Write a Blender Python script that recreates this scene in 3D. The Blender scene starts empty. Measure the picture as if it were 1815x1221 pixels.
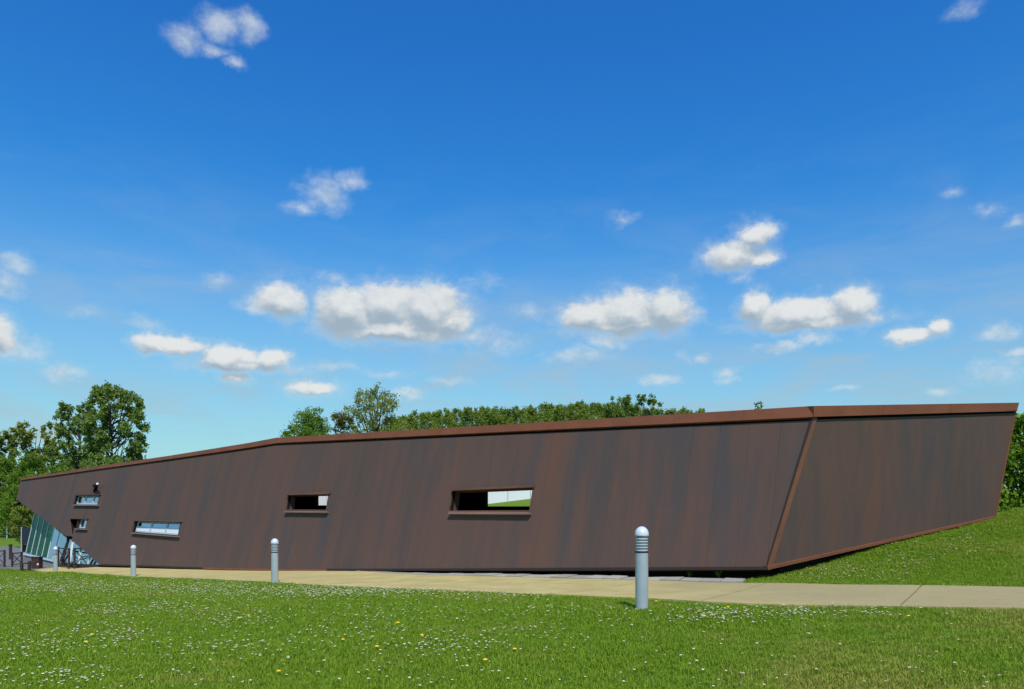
import bpy, bmesh, math, random
import numpy as np
from mathutils import Vector, Matrix

# ---------------------------------------------------------------- camera, sky, sun, exposure
FPX, CX, HY, WPX = 1300.0, 907.5, 895.0, 1815.0      # focal length, principal column, horizon row (photo pixels)
EYE = 1.6
SUN_ELEV, SUN_AZ = math.radians(55), math.radians(14)   # sun behind the camera, a little to the right
scene = bpy.context.scene
COL = scene.collection
cam_d = bpy.data.cameras.new('camera'); cam = bpy.data.objects.new('camera', cam_d); COL.objects.link(cam)
cam.location = (0, 0, EYE); cam.rotation_euler = (math.pi/2, 0, 0)
cam_d.sensor_width = 36; cam_d.sensor_fit = 'HORIZONTAL'; cam_d.lens = 36*FPX/WPX
cam_d.shift_y = (HY-610.5)/WPX; cam_d.clip_start = 0.05; cam_d.clip_end = 12000
scene.camera = cam
scene.view_settings.view_transform = 'Standard'; scene.view_settings.look = 'None'
scene.view_settings.exposure = 0.0; scene.view_settings.gamma = 1.0
try: scene.view_settings.use_curve_mapping = False
except Exception: pass
sun_d = bpy.data.lights.new('sun', 'SUN'); sun_d.energy = 4.0; sun_d.angle = math.radians(0.5); sun_d.color = (1, .955, .89)
sun = bpy.data.objects.new('sun', sun_d); COL.objects.link(sun)
to_sun = Vector((math.sin(SUN_AZ)*math.cos(SUN_ELEV), -math.cos(SUN_AZ)*math.cos(SUN_ELEV), math.sin(SUN_ELEV)))
sun.rotation_euler = to_sun.to_track_quat('Z', 'Y').to_euler(); sun.location = to_sun*60

class NT:                                            # small node helper
    def __init__(s, tree): s.t = tree; s.n = tree.nodes; s.l = tree.links
    def new(s, typ, **kw):
        n = s.n.new(typ)
        for k, v in kw.items(): setattr(n, k, v)
        return n
    def put(s, sock, v):
        if isinstance(v, bpy.types.NodeSocket): s.l.new(v, sock)
        elif v is not None: sock.default_value = v
    def m(s, op, a, b=None, c=None, clamp=False):
        n = s.new('ShaderNodeMath', operation=op, use_clamp=clamp)
        s.put(n.inputs[0], a); s.put(n.inputs[1], b); s.put(n.inputs[2], c)
        return n.outputs[0]
    def v(s, op, a, b=None):
        n = s.new('ShaderNodeVectorMath', operation=op)
        s.put(n.inputs[0], a); s.put(n.inputs[1], b)
        return n.outputs['Value'] if op in ('LENGTH', 'DOT_PRODUCT') else n.outputs[0]
    def xyz(s, x, y, z=0.0):
        n = s.new('ShaderNodeCombineXYZ'); s.put(n.inputs[0], x); s.put(n.inputs[1], y); s.put(n.inputs[2], z); return n.outputs[0]
    def noise(s, vec, scale, detail=4, rough=.5, col=False, dist=0.0):
        n = s.new('ShaderNodeTexNoise'); s.put(n.inputs['Vector'], vec); n.inputs['Scale'].default_value = scale
        n.inputs['Detail'].default_value = detail; n.inputs['Roughness'].default_value = rough; n.inputs['Distortion'].default_value = dist
        return n.outputs['Color' if col else 'Fac']
    def step(s, x, a, b, lo=0.0, hi=1.0):
        n = s.new('ShaderNodeMapRange', interpolation_type='SMOOTHSTEP'); s.put(n.inputs['Value'], x)
        for k, q in zip(('From Min', 'From Max', 'To Min', 'To Max'), (a, b, lo, hi)): s.put(n.inputs[k], q)
        return n.outputs[0]
    def mix(s, f, a, b, blend='MIX'):
        n = s.new('ShaderNodeMix', data_type='RGBA', blend_type=blend)
        s.put(n.inputs[0], f); s.put(n.inputs[6], a); s.put(n.inputs[7], b); return n.outputs[2]
    def ramp(s, f, stops):
        n = s.new('ShaderNodeValToRGB'); s.put(n.inputs[0], f); e = n.color_ramp.elements
        while len(e) < len(stops): e.new(0.5)
        for q, (p, c) in zip(e, stops): q.position = p; q.color = (*c, 1)
        return n.outputs[0]

# clouds seen in the photograph: column, row, half width, half height, thickness (turned into sky directions)
CLOUDS = [
 (330,66,34,26,.62),(392,42,40,26,.62),(440,50,24,24,.66),(385,86,28,14,.55),(418,108,20,11,.5),
 (575,342,44,30,.62),(528,367,34,12,.5),(618,318,28,18,.55),
 (612,552,56,40,1),(690,545,70,40,1),(760,552,62,44,1),(700,588,120,20,.95),(800,570,32,30,.85),
 (500,533,42,30,.9),(450,545,34,14,.6),
 (1046,560,50,28,.9),(1112,556,58,38,1),(1180,552,46,36,.95),(1110,578,100,10,.8),(1235,556,22,14,.5),(1082,602,38,15,.62),(1030,628,62,13,.5),
 (1345,545,27,27,1),(1420,555,72,25,1),(1508,540,42,30,.95),(1440,572,115,11,.8),(1545,520,20,16,.4),
 (1340,414,34,22,.75),(1300,452,50,24,.85),(1345,455,26,16,.8),(1318,492,26,13,.45),
 (1395,612,52,10,.6),(1440,600,34,12,.65),
 (1610,592,46,13,.75),(1665,576,22,14,.75),
 (1770,588,36,15,.65),(1798,624,24,8,.6),(1765,655,60,22,.42),
 (1288,657,24,10,.65),(1290,673,22,7,.45),(1165,674,32,9,.65),(1246,632,14,7,.6),(1214,632,12,12,.35),
 (1490,690,22,6,.5),(1668,690,26,8,.6),(1695,338,22,10,.34),(1758,373,34,12,.34),(1803,396,24,12,.5),(1705,16,40,18,.4),
 (270,606,30,18,.85),(318,612,50,16,.8),(405,633,58,19,.95),(484,640,30,18,.9),(430,650,86,12,.7),(415,672,24,10,.7),
 (555,690,42,13,.8),(113,658,38,16,.65),(732,700,28,9,.65),(0,588,34,32,.8),(40,618,60,24,.5),(10,500,36,26,.55),(36,465,30,18,.5),
 (150,550,32,12,.42),(254,570,26,11,.42),(388,500,24,16,.42),(690,663,44,10,.42),(590,490,30,9,.34),(1100,388,30,13,.4),
 (590,650,50,10,.4),(880,610,60,20,.36),(935,552,34,14,.36),(860,500,40,14,.28),(800,675,40,8,.36),
]
def build_world():
    w = bpy.data.worlds.new('World'); scene.world = w; w.use_nodes = True
    w.node_tree.nodes.clear(); T = NT(w.node_tree)
    sky = T.new('ShaderNodeTexSky', sky_type='NISHITA'); sky.sun_disc = False
    sky.sun_elevation = SUN_ELEV; sky.sun_rotation = math.pi - SUN_AZ
    sky.altitude = 100; sky.air_density = 1.15; sky.dust_density = .35; sky.ozone_density = 4.0
    hs = T.new('ShaderNodeHueSaturation'); hs.inputs['Saturation'].default_value = 1.0; hs.inputs['Value'].default_value = 1.0
    T.l.new(sky.outputs[0], hs.inputs['Color'])
    d = T.new('ShaderNodeTexCoord').outputs['Generated']
    sep = T.new('ShaderNodeSeparateXYZ'); T.l.new(d, sep.inputs[0])
    az = T.m('ARCTAN2', sep.outputs[0], sep.outputs[1]); el = T.m('ARCSINE', sep.outputs[2])
    p = T.xyz(az, el)
    w1 = T.v('SUBTRACT', T.noise(d, 34, 5, .6, col=True), (.5, .5, .5))
    w2 = T.v('SUBTRACT', T.noise(d, 9, 2, .5, col=True), (.5, .5, .5))
    pw = T.v('ADD', p, T.v('ADD', T.v('MULTIPLY', w1, (.026, .024, 0)), T.v('MULTIPLY', w2, (.026, .012, 0))))
    def field(pos, kmin, kmax=9, g=1.0):
        acc = None
        for (x, y, rx, ry, k) in CLOUDS:
            if k < kmin or k >= kmax: continue
            a = math.atan((x-CX)/FPX); e = math.atan((HY-y)/FPX*math.cos(a))
            ra = rx*g/FPX*math.cos(a)**2; re = ry*g/FPX*math.cos(a)*math.cos(e)**2
            q = T.v('LENGTH', T.v('MULTIPLY', T.v('SUBTRACT', pos, (a, e, 0)), (1/ra, 1/re, 0)))
            h = T.m('MULTIPLY_ADD', q, -k, k)
            acc = h if acc is None else T.m('MAXIMUM', acc, h)
        return acc
    f0 = field(pw, .68, 9, 1.36); f1 = field(T.v('ADD', pw, (.004, .014, 0)), .68, 9, 1.36); fs = field(pw, 0, .68, 1.6)
    # the same kind of sky goes on outside the frame
    far = T.m('MAXIMUM', T.step(T.m('ABSOLUTE', az), .64, .80), T.step(el, .62, .75))
    gd = T.v('MULTIPLY', d, (1, 1, 2.6))
    g0 = T.m('MULTIPLY', T.m('SUBTRACT', T.noise(gd, 3.6, 6, .55), .60), 4.5)
    g1 = T.m('MULTIPLY', T.m('SUBTRACT', T.noise(T.v('ADD', gd, (0, 0, .05)), 3.6, 6, .55), .60), 4.5)
    inv = T.m('MULTIPLY', T.m('SUBTRACT', 1.0, far), -4.0)
    f0 = T.m('MAXIMUM', f0, T.m('ADD', g0, inv)); f1 = T.m('MAXIMUM', f1, T.m('ADD', g1, inv))
    fb = T.m('SUBTRACT', T.noise(T.v('MULTIPLY', d, (1, 1, 1.5)), 46, 7, .62), .5)
    fine = T.m('MULTIPLY', fb, .62)
    dens = T.step(T.m('ADD', f0, fine), .06, .46); thin = T.step(T.m('ADD', fs, T.m('MULTIPLY', fb, .5)), .02, .66, 0, .66)
    dens = T.m('MULTIPLY', dens, .96)
    lit = T.m('ADD', T.m('MULTIPLY', T.m('SUBTRACT', f0, f1), 1.15), T.m('MULTIPLY', fb, 1.1))
    lit = T.step(lit, -.45, .62)
    ccol = T.mix(lit, (.34, .44, .53, 1), (.78, .80, .80, 1))
    # thin veil low over the land
    veil = T.m('MULTIPLY', T.step(T.noise(T.v('MULTIPLY', d, (1, 1, 3.6)), 5.0, 7, .62, dist=.5), .42, .74), T.step(el, .50, .06, 0, .40))
    veil = T.m('ADD', veil, T.step(el, .42, .0, 0, .66))
    sc = T.new('ShaderNodeSeparateColor'); T.l.new(T.v('MULTIPLY', hs.outputs[0], (SKY_K, SKY_K, SKY_K)), sc.inputs[0])
    base = T.xyz(*[T.m('MULTIPLY', T.m('POWER', sc.outputs[i], p_), k_) for i, (p_, k_) in enumerate(((1.6, .66), (1.3, 1.36), (.85, 1.30)))])   # deep clear blue, as through a polariser
    c = T.mix(veil, base, (.41, .50, .575, 1)); c = T.mix(thin, c, T.mix(T.step(fb, -.18, .14), (.50, .60, .67, 1), (.72, .77, .79, 1))); c = T.mix(T.step(T.m('ADD', f0, T.m('MULTIPLY', fb, 1.1)), -.32, .4, 0, .34), c, (.60, .68, .73, 1)); c = T.mix(dens, c, ccol)
    bg = T.new('ShaderNodeBackground'); T.l.new(c, bg.inputs[0]); bg.inputs[1].default_value = 1.0
    T.l.new(bg.outputs[0], T.new('ShaderNodeOutputWorld').inputs[0])
    w.cycles.sampling_method = 'MANUAL'; w.cycles.sample_map_resolution = 512
SKY_K = 0.115        # strength of the sky texture
build_world()

# ---------------------------------------------------------------- helpers
RNG = np.random.default_rng(7); random.seed(7)
def ray(px, py): return Vector(((px-CX)/FPX, 1.0, (HY-py)/FPX))
ORG = Vector((0, 0, EYE))
def tag(o, label=None, cat=None, group=None, kind=None):
    for k, v in (('label', label), ('category', cat), ('group', group), ('kind', kind)):
        if v: o[k] = v
    return o
def place(o, parent=None, M=None):
    M = M or Matrix.Identity(4); COL.objects.link(o)
    if parent is not None:
        o.parent = parent; o.matrix_parent_inverse = WM[parent.name].inverted()
    o.matrix_basis = M; WM[o.name] = M.copy()
    return o
WM = {}
def empty(name, loc, rz=0):
    o = bpy.data.objects.new(name, None); o.empty_display_size = .2
    return place(o, None, Matrix.Translation(loc) @ Matrix.Rotation(rz, 4, 'Z'))
def mesh(name, V, F, mat, parent=None, M=None, smooth=False):
    me = bpy.data.meshes.new(name); me.from_pydata([tuple(v) for v in V], [], F); me.update()
    if mat: me.materials.append(mat)
    if smooth:
        for p in me.polygons: p.use_smooth = True
    return place(bpy.data.objects.new(name, me), parent, M)
def copy_tree(o, M, parent=None, rel=None):
    """copy a thing with its parts: rel maps the old world matrix to the new one"""
    kids = [c for c in o.children]
    n = o.copy(); COL.objects.link(n)
    if parent is None:
        rel = M @ WM[o.name].inverted(); n.parent = None; n.matrix_parent_inverse = Matrix.Identity(4)
        W = M
    else:
        W = rel @ WM[o.name]; n.parent = parent; n.matrix_parent_inverse = WM[parent.name].inverted()
    n.matrix_basis = W; WM[n.name] = W.copy()
    for c in kids: copy_tree(c, M, n, rel)
    return n
class MB:                                             # mesh builder
    def __init__(s): s.V = []; s.F = []
    def hexa(s, c8):                                  # c8: 4 front corners (ccw seen from outside), 4 back corners
        b = len(s.V); s.V += [Vector(c) for c in c8]
        s.F += [(b,b+1,b+2,b+3),(b+7,b+6,b+5,b+4)] + [(b+i, b+4+i, b+4+(i+1)%4, b+(i+1)%4) for i in range(4)]
    def box(s, x0, x1, y0, y1, z0, z1):
        s.hexa([(x0,y0,z1),(x1,y0,z1),(x1,y1,z1),(x0,y1,z1),(x0,y0,z0),(x1,y0,z0),(x1,y1,z0),(x0,y1,z0)])
    def bar(s, a, b, w, h=None, up=(0,0,1)):
        a, b = Vector(a), Vector(b); h = h or w; d = (b-a).normalized(); up = Vector(up)
        if abs(d.dot(up)) > .98: up = Vector((1,0,0))
        x = d.cross(up).normalized()*w/2; y = x.cross(d).normalized()*h/2
        s.hexa([b-x-y, b+x-y, b+x+y, b-x+y, a-x-y, a+x-y, a+x+y, a-x+y])
    def tube(s, pts, rad, n=8):
        pts = [Vector(p) for p in pts]; base = len(s.V)
        for i, p in enumerate(pts):
            d = (pts[min(i+1, len(pts)-1)] - pts[max(i-1, 0)]).normalized()
            u = Vector((0,0,1)) if abs(d.z) < .9 else Vector((1,0,0))
            x = d.cross(u).normalized(); y = d.cross(x)
            for k in range(n):
                t = 2*math.pi*k/n; s.V.append(p + (x*math.cos(t)+y*math.sin(t))*rad[i])
        for i in range(len(pts)-1):
            for k in range(n):
                a = base+i*n+k; b = base+i*n+(k+1)%n; s.F.append((a, b, b+n, a+n))
        s.F.append(tuple(base+k for k in range(n))[::-1]); s.F.append(tuple(base+(len(pts)-1)*n+k for k in range(n)))
    def lathe(s, prof, n=28):
        base = len(s.V)
        for (r, z) in prof:
            for k in range(n):
                t = 2*math.pi*k/n; s.V.append(Vector((r*math.cos(t), r*math.sin(t), z)))
        for i in range(len(prof)-1):
            for k in range(n):
                a = base+i*n+k; b = base+i*n+(k+1)%n; s.F.append((a, b, b+n, a+n))
    def build(s, name, mat, parent=None, M=None, smooth=False): return mesh(name, s.V, s.F, mat, parent, M, smooth)

# ---------------------------------------------------------------- materials
def mat(name, col, rough=.6, metal=0.0, spec=.5, fn=None):
    m = bpy.data.materials.new(name); m.use_nodes = True; T = NT(m.node_tree)
    b = m.node_tree.nodes['Principled BSDF']; b.inputs['Base Color'].default_value = (*col, 1)
    b.inputs['Roughness'].default_value = rough; b.inputs['Metallic'].default_value = metal
    b.inputs['Specular IOR Level'].default_value = spec
    if fn: fn(T, b)
    return m
def bump(T, b, h, strength=.3, dist=.02):
    n = T.new('ShaderNodeBump'); n.inputs['Strength'].default_value = strength; n.inputs['Distance'].default_value = dist
    T.l.new(h, n.inputs['Height']); T.l.new(n.outputs[0], b.inputs['Normal'])
def OBJ(T): return T.new('ShaderNodeTexCoord').outputs['Object']
def POS(T): return T.new('ShaderNodeNewGeometry').outputs['Position']

def clad_fn(T, b):                                     # weathered steel sheets: brown, grey and blue-grey streaks running up the sheet
    o = OBJ(T); r = T.new('ShaderNodeObjectInfo').outputs['Random']
    q = T.v('ADD', T.v('MULTIPLY', o, (1.0, .11, 1)), T.xyz(T.m('MULTIPLY', r, .6), T.m('MULTIPLY', r, .5), 0))
    big = T.noise(T.v('MULTIPLY', o, (1.0, .07, 1)), .42, 3, .55)
    st = T.noise(q, 2.6, 5, .62); st2 = T.noise(T.v('MULTIPLY', q, (1, .7, 1)), 11, 4, .6)
    f = T.m('ADD', T.m('MULTIPLY', big, .62), T.m('ADD', T.m('MULTIPLY', st, .46), T.m('MULTIPLY', r, .05)))
    c = T.ramp(T.step(f, .33, .82), [(0, (.072, .058, .052)), (.28, (.098, .066, .053)), (.5, (.115, .069, .053)), (.76, (.128, .069, .050)), (1, (.150, .071, .046))])
    c = T.mix(T.m('MULTIPLY', st2, .32), c, (.103, .067, .054, 1))
    cool = T.step(T.noise(T.v('ADD', T.v('MULTIPLY', o, (1, .16, 1)), (31, 7, 0)), 1.15, 4, .6), .46, .70)
    c = T.mix(T.m('MULTIPLY', cool, .62), c, (.060, .062, .066, 1))
    warm = T.step(T.noise(T.v('ADD', T.v('MULTIPLY', o, (1, .13, 1)), (5, 17, 0)), 3.4, 4, .62), .58, .76)
    c = T.mix(T.m('MULTIPLY', warm, .38), c, (.185, .078, .045, 1))
    gr = T.noise(o, 60, 3, .6)
    c = T.mix(.5, c, T.mix(gr, (.7, .7, .7, 1), (1.3, 1.3, 1.3, 1)), 'MULTIPLY') if False else c
    T.l.new(c, b.inputs['Base Color'])
    T.l.new(T.m('MULTIPLY_ADD', st, .2, .58), b.inputs['Roughness'])
    bump(T, b, T.m('ADD', T.noise(T.v('MULTIPLY', o, (1, .45, 1)), 1.6, 3, .55), T.m('MULTIPLY', gr, .03)), .4, .03)
M_CLAD = mat('weathered_steel', (.09, .07, .065), .7, 0, .15, clad_fn)
def rust_fn(lo, hi):
    def fn(T, b):
        o = POS(T); n = T.noise(o, 1.3, 5, .6); n2 = T.noise(o, 18, 4, .6)
        c = T.mix(T.step(T.m('ADD', T.m('MULTIPLY', n, .7), T.m('MULTIPLY', n2, .3)), .3, .7), (*lo, 1), (*hi, 1))
        T.l.new(c, b.inputs['Base Color']); bump(T, b, n2, .15, .01)
    return fn
M_RUST = mat('rust_brown_trim', (.17, .075, .045), .65, 0, .15, rust_fn((.165, .062, .034), (.225, .082, .042)))
M_FOLD = mat('orange_rust_corner', (.2, .08, .04), .6, 0, .3, rust_fn((.125, .060, .038), (.205, .082, .040)))
M_HOOD = mat('window_brown', (.13, .07, .05), .65, 0, .15, rust_fn((.105, .060, .044), (.150, .078, .054)))
M_SILL = mat('sill_brown', (.2, .12, .09), .5, 0, .4, rust_fn((.19, .105, .075), (.25, .145, .105)))
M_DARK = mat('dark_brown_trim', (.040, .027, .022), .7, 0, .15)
M_BLACK = mat('interior_black', (.012, .011, .011), .9, 0, .1)
M_FRAME = mat('pale_aluminium', (.55, .60, .62), .4, .3)
def metal_fn(T, b):
    n = T.noise(OBJ(T), 5, 4, .6); T.l.new(T.mix(n, (.39, .44, .475, 1), (.53, .58, .615, 1)), b.inputs['Base Color'])
M_BOL = mat('blue_grey_paint', (.4, .47, .51), .32, .28, .5, metal_fn)
M_DOME = mat('pale_dome', (.66, .70, .75), .3, .1, .5)
M_LENS = mat('bollard_lens', (.16, .20, .20), .25)
M_WOODP = mat('dark_red_wood', (.050, .026, .022), .6)
M_BIN = mat('brown_bin', (.06, .026, .022), .5)
M_WHITEP = mat('white_paint', (.75, .77, .78), .5)
M_BOARD = mat('dark_board', (.02, .028, .05), .15)
def glass(name, tint, gl, rough=.01, fk=1.3):
    m = bpy.data.materials.new(name); m.use_nodes = True; m.node_tree.nodes.clear(); T = NT(m.node_tree)
    tr = T.new('ShaderNodeBsdfTransparent'); tr.inputs[0].default_value = (*tint, 1)
    g = T.new('ShaderNodeBsdfGlossy'); g.inputs['Color'].default_value = (.85, .93, .95, 1); g.inputs['Roughness'].default_value = rough
    fr = T.new('ShaderNodeFresnel'); fr.inputs[0].default_value = 1.5
    mx = T.new('ShaderNodeMixShader'); T.l.new(T.m('ADD', T.m('MULTIPLY', fr.outputs[0], fk), gl, clamp=True), mx.inputs[0])
    T.l.new(tr.outputs[0], mx.inputs[1]); T.l.new(g.outputs[0], mx.inputs[2])
    T.l.new(mx.outputs[0], T.new('ShaderNodeOutputMaterial').inputs[0]); return m
M_GREENERYGLASS = glass('greenery_tint_glass', (.20, .48, .30), .0, .01, .45)  # tint paints in greenery mirrored in and seen through the panes
M_SKYGLASS = glass('mirror_glass', (.20, .34, .40), .45)
M_CLEARBLUE = glass('blue_glass', (.30, .50, .55), .40)
def grass_tint(T, pos):
    a = T.noise(pos, .55, 4, .6); b_ = T.noise(pos, 2.4, 4, .6); sep = T.new('ShaderNodeSeparateXYZ'); T.l.new(pos, sep.inputs[0])
    dry = T.m('ADD', T.m('MULTIPLY', T.m('ADD', a, T.m('MULTIPLY', b_, .55)), 1.0), T.step(T.m('SUBTRACT', sep.outputs[0], T.m('MULTIPLY', T.m('SUBTRACT', sep.outputs[1], 5.0), .9)), .0, 3.0, 0, .20))
    dry = T.step(dry, .76, 1.12)
    return dry, b_
def ground_fn(T, b):
    p = POS(T); dry, n = grass_tint(T, p); fine = T.noise(p, 45, 4, .7)
    c = T.mix(fine, (.080, .145, .010, 1), (.160, .250, .022, 1)); c = T.mix(dry, c, T.mix(fine, (.14, .150, .025, 1), (.25, .24, .055, 1)))
    T.l.new(c, b.inputs['Base Color']); bump(T, b, fine, .6, .03)
M_GROUND = mat('lawn_turf', (.06, .11, .02), .9, 0, .1, ground_fn)
def leafy(name, fn_col, trans=.35):
    m = bpy.data.materials.new(name); m.use_nodes = True; m.node_tree.nodes.clear(); T = NT(m.node_tree)
    c = fn_col(T)
    d = T.new('ShaderNodeBsdfPrincipled'); d.inputs['Roughness'].default_value = .6; d.inputs['Specular IOR Level'].default_value = .12
    T.l.new(c, d.inputs['Base Color'])
    t = T.new('ShaderNodeBsdfTranslucent'); T.l.new(T.mix(.5, c, (.22, .34, .03, 1)), t.inputs[0])
    mx = T.new('ShaderNodeMixShader'); mx.inputs[0].default_value = trans; T.l.new(d.outputs[0], mx.inputs[1]); T.l.new(t.outputs[0], mx.inputs[2])
    T.l.new(mx.outputs[0], T.new('ShaderNodeOutputMaterial').inputs[0]); return m
def blade_col(T):
    oi = T.new('ShaderNodeObjectInfo'); dry, n = grass_tint(T, oi.outputs['Location'])
    r = T.new('ShaderNodeNewGeometry').outputs['Random Per Island']
    c = T.mix(r, (.115, .200, .012, 1), (.270, .405, .026, 1)); c = T.mix(T.m('MULTIPLY', oi.outputs['Random'], .35), c, (.29, .42, .035, 1))
    d2 = T.mix(r, (.28, .29, .040, 1), (.50, .44, .10, 1))
    return T.mix(T.m('MULTIPLY', dry, T.step(r, .15, .75)), c, d2)
M_BLADE = leafy('grass_blades', blade_col, .3)
def leaf(name, lo, hi):
    def f(T):
        r = T.new('ShaderNodeNewGeometry').outputs['Random Per Island']; n = T.noise(POS(T), .5, 3, .6)
        return T.mix(T.m('ADD', T.m('MULTIPLY', r, .6), T.m('MULTIPLY', n, .45)), (*lo, 1), (*hi, 1))
    return leafy(name, f, .38)
L_POPLAR = leaf('poplar_leaves', (.090, .155, .026), (.250, .335, .070))
L_BRIGHT = leaf('bright_leaves', (.080, .155, .014), (.190, .300, .030))
L_OLIVE = leaf('olive_leaves', (.135, .170, .024), (.310, .340, .055))
L_BROWNISH = leaf('bronze_leaves', (.110, .110, .025), (.200, .175, .045))
L_HEDGE = leaf('hedge_leaves', (.075, .165, .012), (.230, .360, .026))
L_WOOD = leaf('wood_leaves', (.115, .170, .022), (.250, .310, .045))
L_YELLOW = leaf('yellow_blossom', (.22, .26, .02), (.50, .48, .04))
L_PALE = leaf('silver_leaves', (.10, .13, .06), (.20, .23, .12))
M_BARK = mat('bark', (.055, .045, .035), .9)
def path_fn(T, b):
    p = POS(T); n = T.noise(p, 1.1, 5, .6); f = T.noise(p, 70, 3, .7); r = T.new('ShaderNodeObjectInfo').outputs['Random']
    big = T.noise(p, .25, 3, .5); sep = T.new('ShaderNodeSeparateXYZ'); T.l.new(p, sep.inputs[0])
    c = T.mix(T.step(n, .3, .7), (.47, .37, .135, 1), (.60, .48, .18, 1))
    c = T.mix(T.m('MULTIPLY', T.step(sep.outputs[0], .5, 5.5), .75), c, (.345, .280, .145, 1))
    c = T.mix(T.m('MULTIPLY', r, .15), c, (.42, .35, .19, 1)); c = T.mix(T.step(f, .42, .75, 0, .35), c, (.20, .17, .12, 1))
    c = T.mix(T.step(T.noise(p, 3.2, 6, .7), .54, .74, 0, .55), c, (.24, .205, .12, 1)); c = T.mix(T.step(T.noise(p, 14, 5, .7), .55, .75, 0, .45), c, (.20, .18, .12, 1)); c = T.mix(T.step(T.noise(p, .9, 4, .6), .52, .72, 0, .35), c, (.30, .27, .15, 1))
    T.l.new(c, b.inputs['Base Color']); bump(T, b, f, .35, .01)
M_PATH = mat('tan_concrete', (.46, .37, .21), .85, 0, .2, path_fn)
def stone_fn(T, b):
    p = POS(T); r = T.new('ShaderNodeObjectInfo').outputs['Random']; n = T.noise(p, 9, 4, .6)
    T.l.new(T.mix(T.m('ADD', T.m('MULTIPLY', r, .5), T.m('MULTIPLY', n, .5)), (.26, .24, .20, 1), (.46, .43, .35, 1)), b.inputs['Base Color']); bump(T, b, n, .4, .02)
M_STONE = mat('grey_kerb', (.3, .28, .25), .9, 0, .2, stone_fn)
def asphalt_fn(T, b):
    p = POS(T); n = T.noise(p, 40, 3, .7); g = T.noise(p, .4, 3, .5)
    T.l.new(T.mix(g, T.mix(n, (.10, .10, .105, 1), (.17, .168, .165, 1)), (.20, .19, .185, 1)), b.inputs['Base Color'])
M_ASPH = mat('worn_asphalt', (.14, .14, .14), .9, 0, .2, asphalt_fn)
M_SOIL = mat('joint_soil', (.22, .20, .16), .95)
def white_fn(T, b):
    n = T.noise(POS(T), 1.2, 3, .5); T.l.new(T.mix(n, (.72, .74, .73, 1), (.82, .83, .81, 1)), b.inputs['Base Color'])
M_WHITEWALL = mat('white_panel', (.7, .72, .72), .5, 0, .3, white_fn)
M_PETAL = mat('white_petal', (.80, .80, .77), .6)
M_YELLOWF = mat('yellow_petal', (.80, .52, .02), .6)
M_STEM = mat('green_stem', (.06, .12, .02), .7)

# ---------------------------------------------------------------- terrain
CTRL = np.array([  # x, depth, height relative to the eye
 (1.69,9.53,-1.371),(-5.70,17.65,-1.90),(-12.96,25.1,-2.47),(-20.2,32.5,-3.0),
 (0,0,-1.55),(0,5,-1.52),(5,5,-1.40),(-6,5,-1.72),(-8,11,-1.83),(-14,17,-2.22),(-22,24,-2.75),(-12,6,-2.0),(-30,30,-3.05),(-4,12,-1.62),(6,2,-1.45),(12,5,-1.3),
 (2.0,10.3,-1.37),(6.3,9.0,-1.30),(7.9,11.3,-1.27),(12,8.5,-1.2),(5.2,12.6,-1.37),(4.6,14.25,-1.50),(2.91,15.6,-1.572),(1.21,16.97,-1.664),(-2.25,19.8,-1.88),(-4.43,21.55,-1.956),(-8.05,24.5,-2.214),(-11.5,27.3,-2.40),(-15.96,30.9,-2.64),(-18.4,32.9,-2.76),(8.0,15.5,-.80),(11.2,17.0,-.30),(9.4,13.8,-.88),(12.5,17.6,-.08),(15,18,.10),(16,14,-.35),(20,20,.4),
 (-23,37,-3.0),(-26,44,-3.06),(-32,50,-3.0),(-40,58,-3.0),(-36,40,-3.05),
 (-48,71,-2.95),(-64,100,-1.7),(-95,150,.6),(-160,240,2.2),(-20,60,-2.6),(0,40,-2.0),(12,26,-1.0),(0,80,-1.5),(40,60,.5),(60,150,0),(0,200,0),
 (-400,300,1),(0,500,0),(400,300,0),(400,-200,-2),(-400,-200,-3),(0,-400,-2),(-2500,2500,0),(2500,2500,0),(0,4000,0),(3000,-3000,-3),(-3000,-3000,-3)], float)
_D = np.linalg.norm(CTRL[:, None, :2]-CTRL[None, :, :2], axis=2); _n = len(CTRL)
_A = np.zeros((_n+1, _n+1)); _A[:_n, :_n] = -_D; _A[:_n, _n] = 1; _A[_n, :_n] = 1
_W = np.linalg.solve(_A, np.append(CTRL[:, 2], 0))
def terrain(x, y):
    x = np.asarray(x, float); y = np.asarray(y, float); out = np.full(x.shape, _W[_n])
    for i in range(_n): out -= _W[i]*np.sqrt((x-CTRL[i, 0])**2+(y-CTRL[i, 1])**2 + .25)
    return out + EYE
def hit(px, py, lo=2.5, hi=160):
    d = np.geomspace(lo, hi, 1500); r = ray(px, py)
    f = EYE + r.z*d - terrain(r.x*d, d); k = np.argmax(f < 0)
    if not (f < 0).any(): k = len(d)-1
    return Vector((r.x*d[k], d[k], float(terrain(r.x*d[k], d[k]))))
def axis(dense0, dense1, step, lim):
    a = list(np.arange(dense0, dense1+1e-6, step)); s = step
    while a[-1] < lim: s *= 1.25; a.append(a[-1]+s)
    s = step
    while a[0] > -lim: s *= 1.25; a.insert(0, a[0]-s)
    return np.array(a)
gx = axis(-50, 22, .45, 5000); gy = axis(0, 60, .45, 5000)
GX, GY = np.meshgrid(gx, gy); GZ = terrain(GX, GY)
nx, ny = len(gx), len(gy)
V = np.stack([GX.ravel(), GY.ravel(), GZ.ravel()], 1)
idx = np.arange(nx*ny).reshape(ny, nx)
F = np.stack([idx[:-1, :-1].ravel(), idx[:-1, 1:].ravel(), idx[1:, 1:].ravel(), idx[1:, :-1].ravel()], 1)
g = mesh('ground', V.tolist(), F.tolist(), M_GROUND, smooth=True); tag(g, 'green lawn and meadow ground sloping down to the left', kind='structure')
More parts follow.
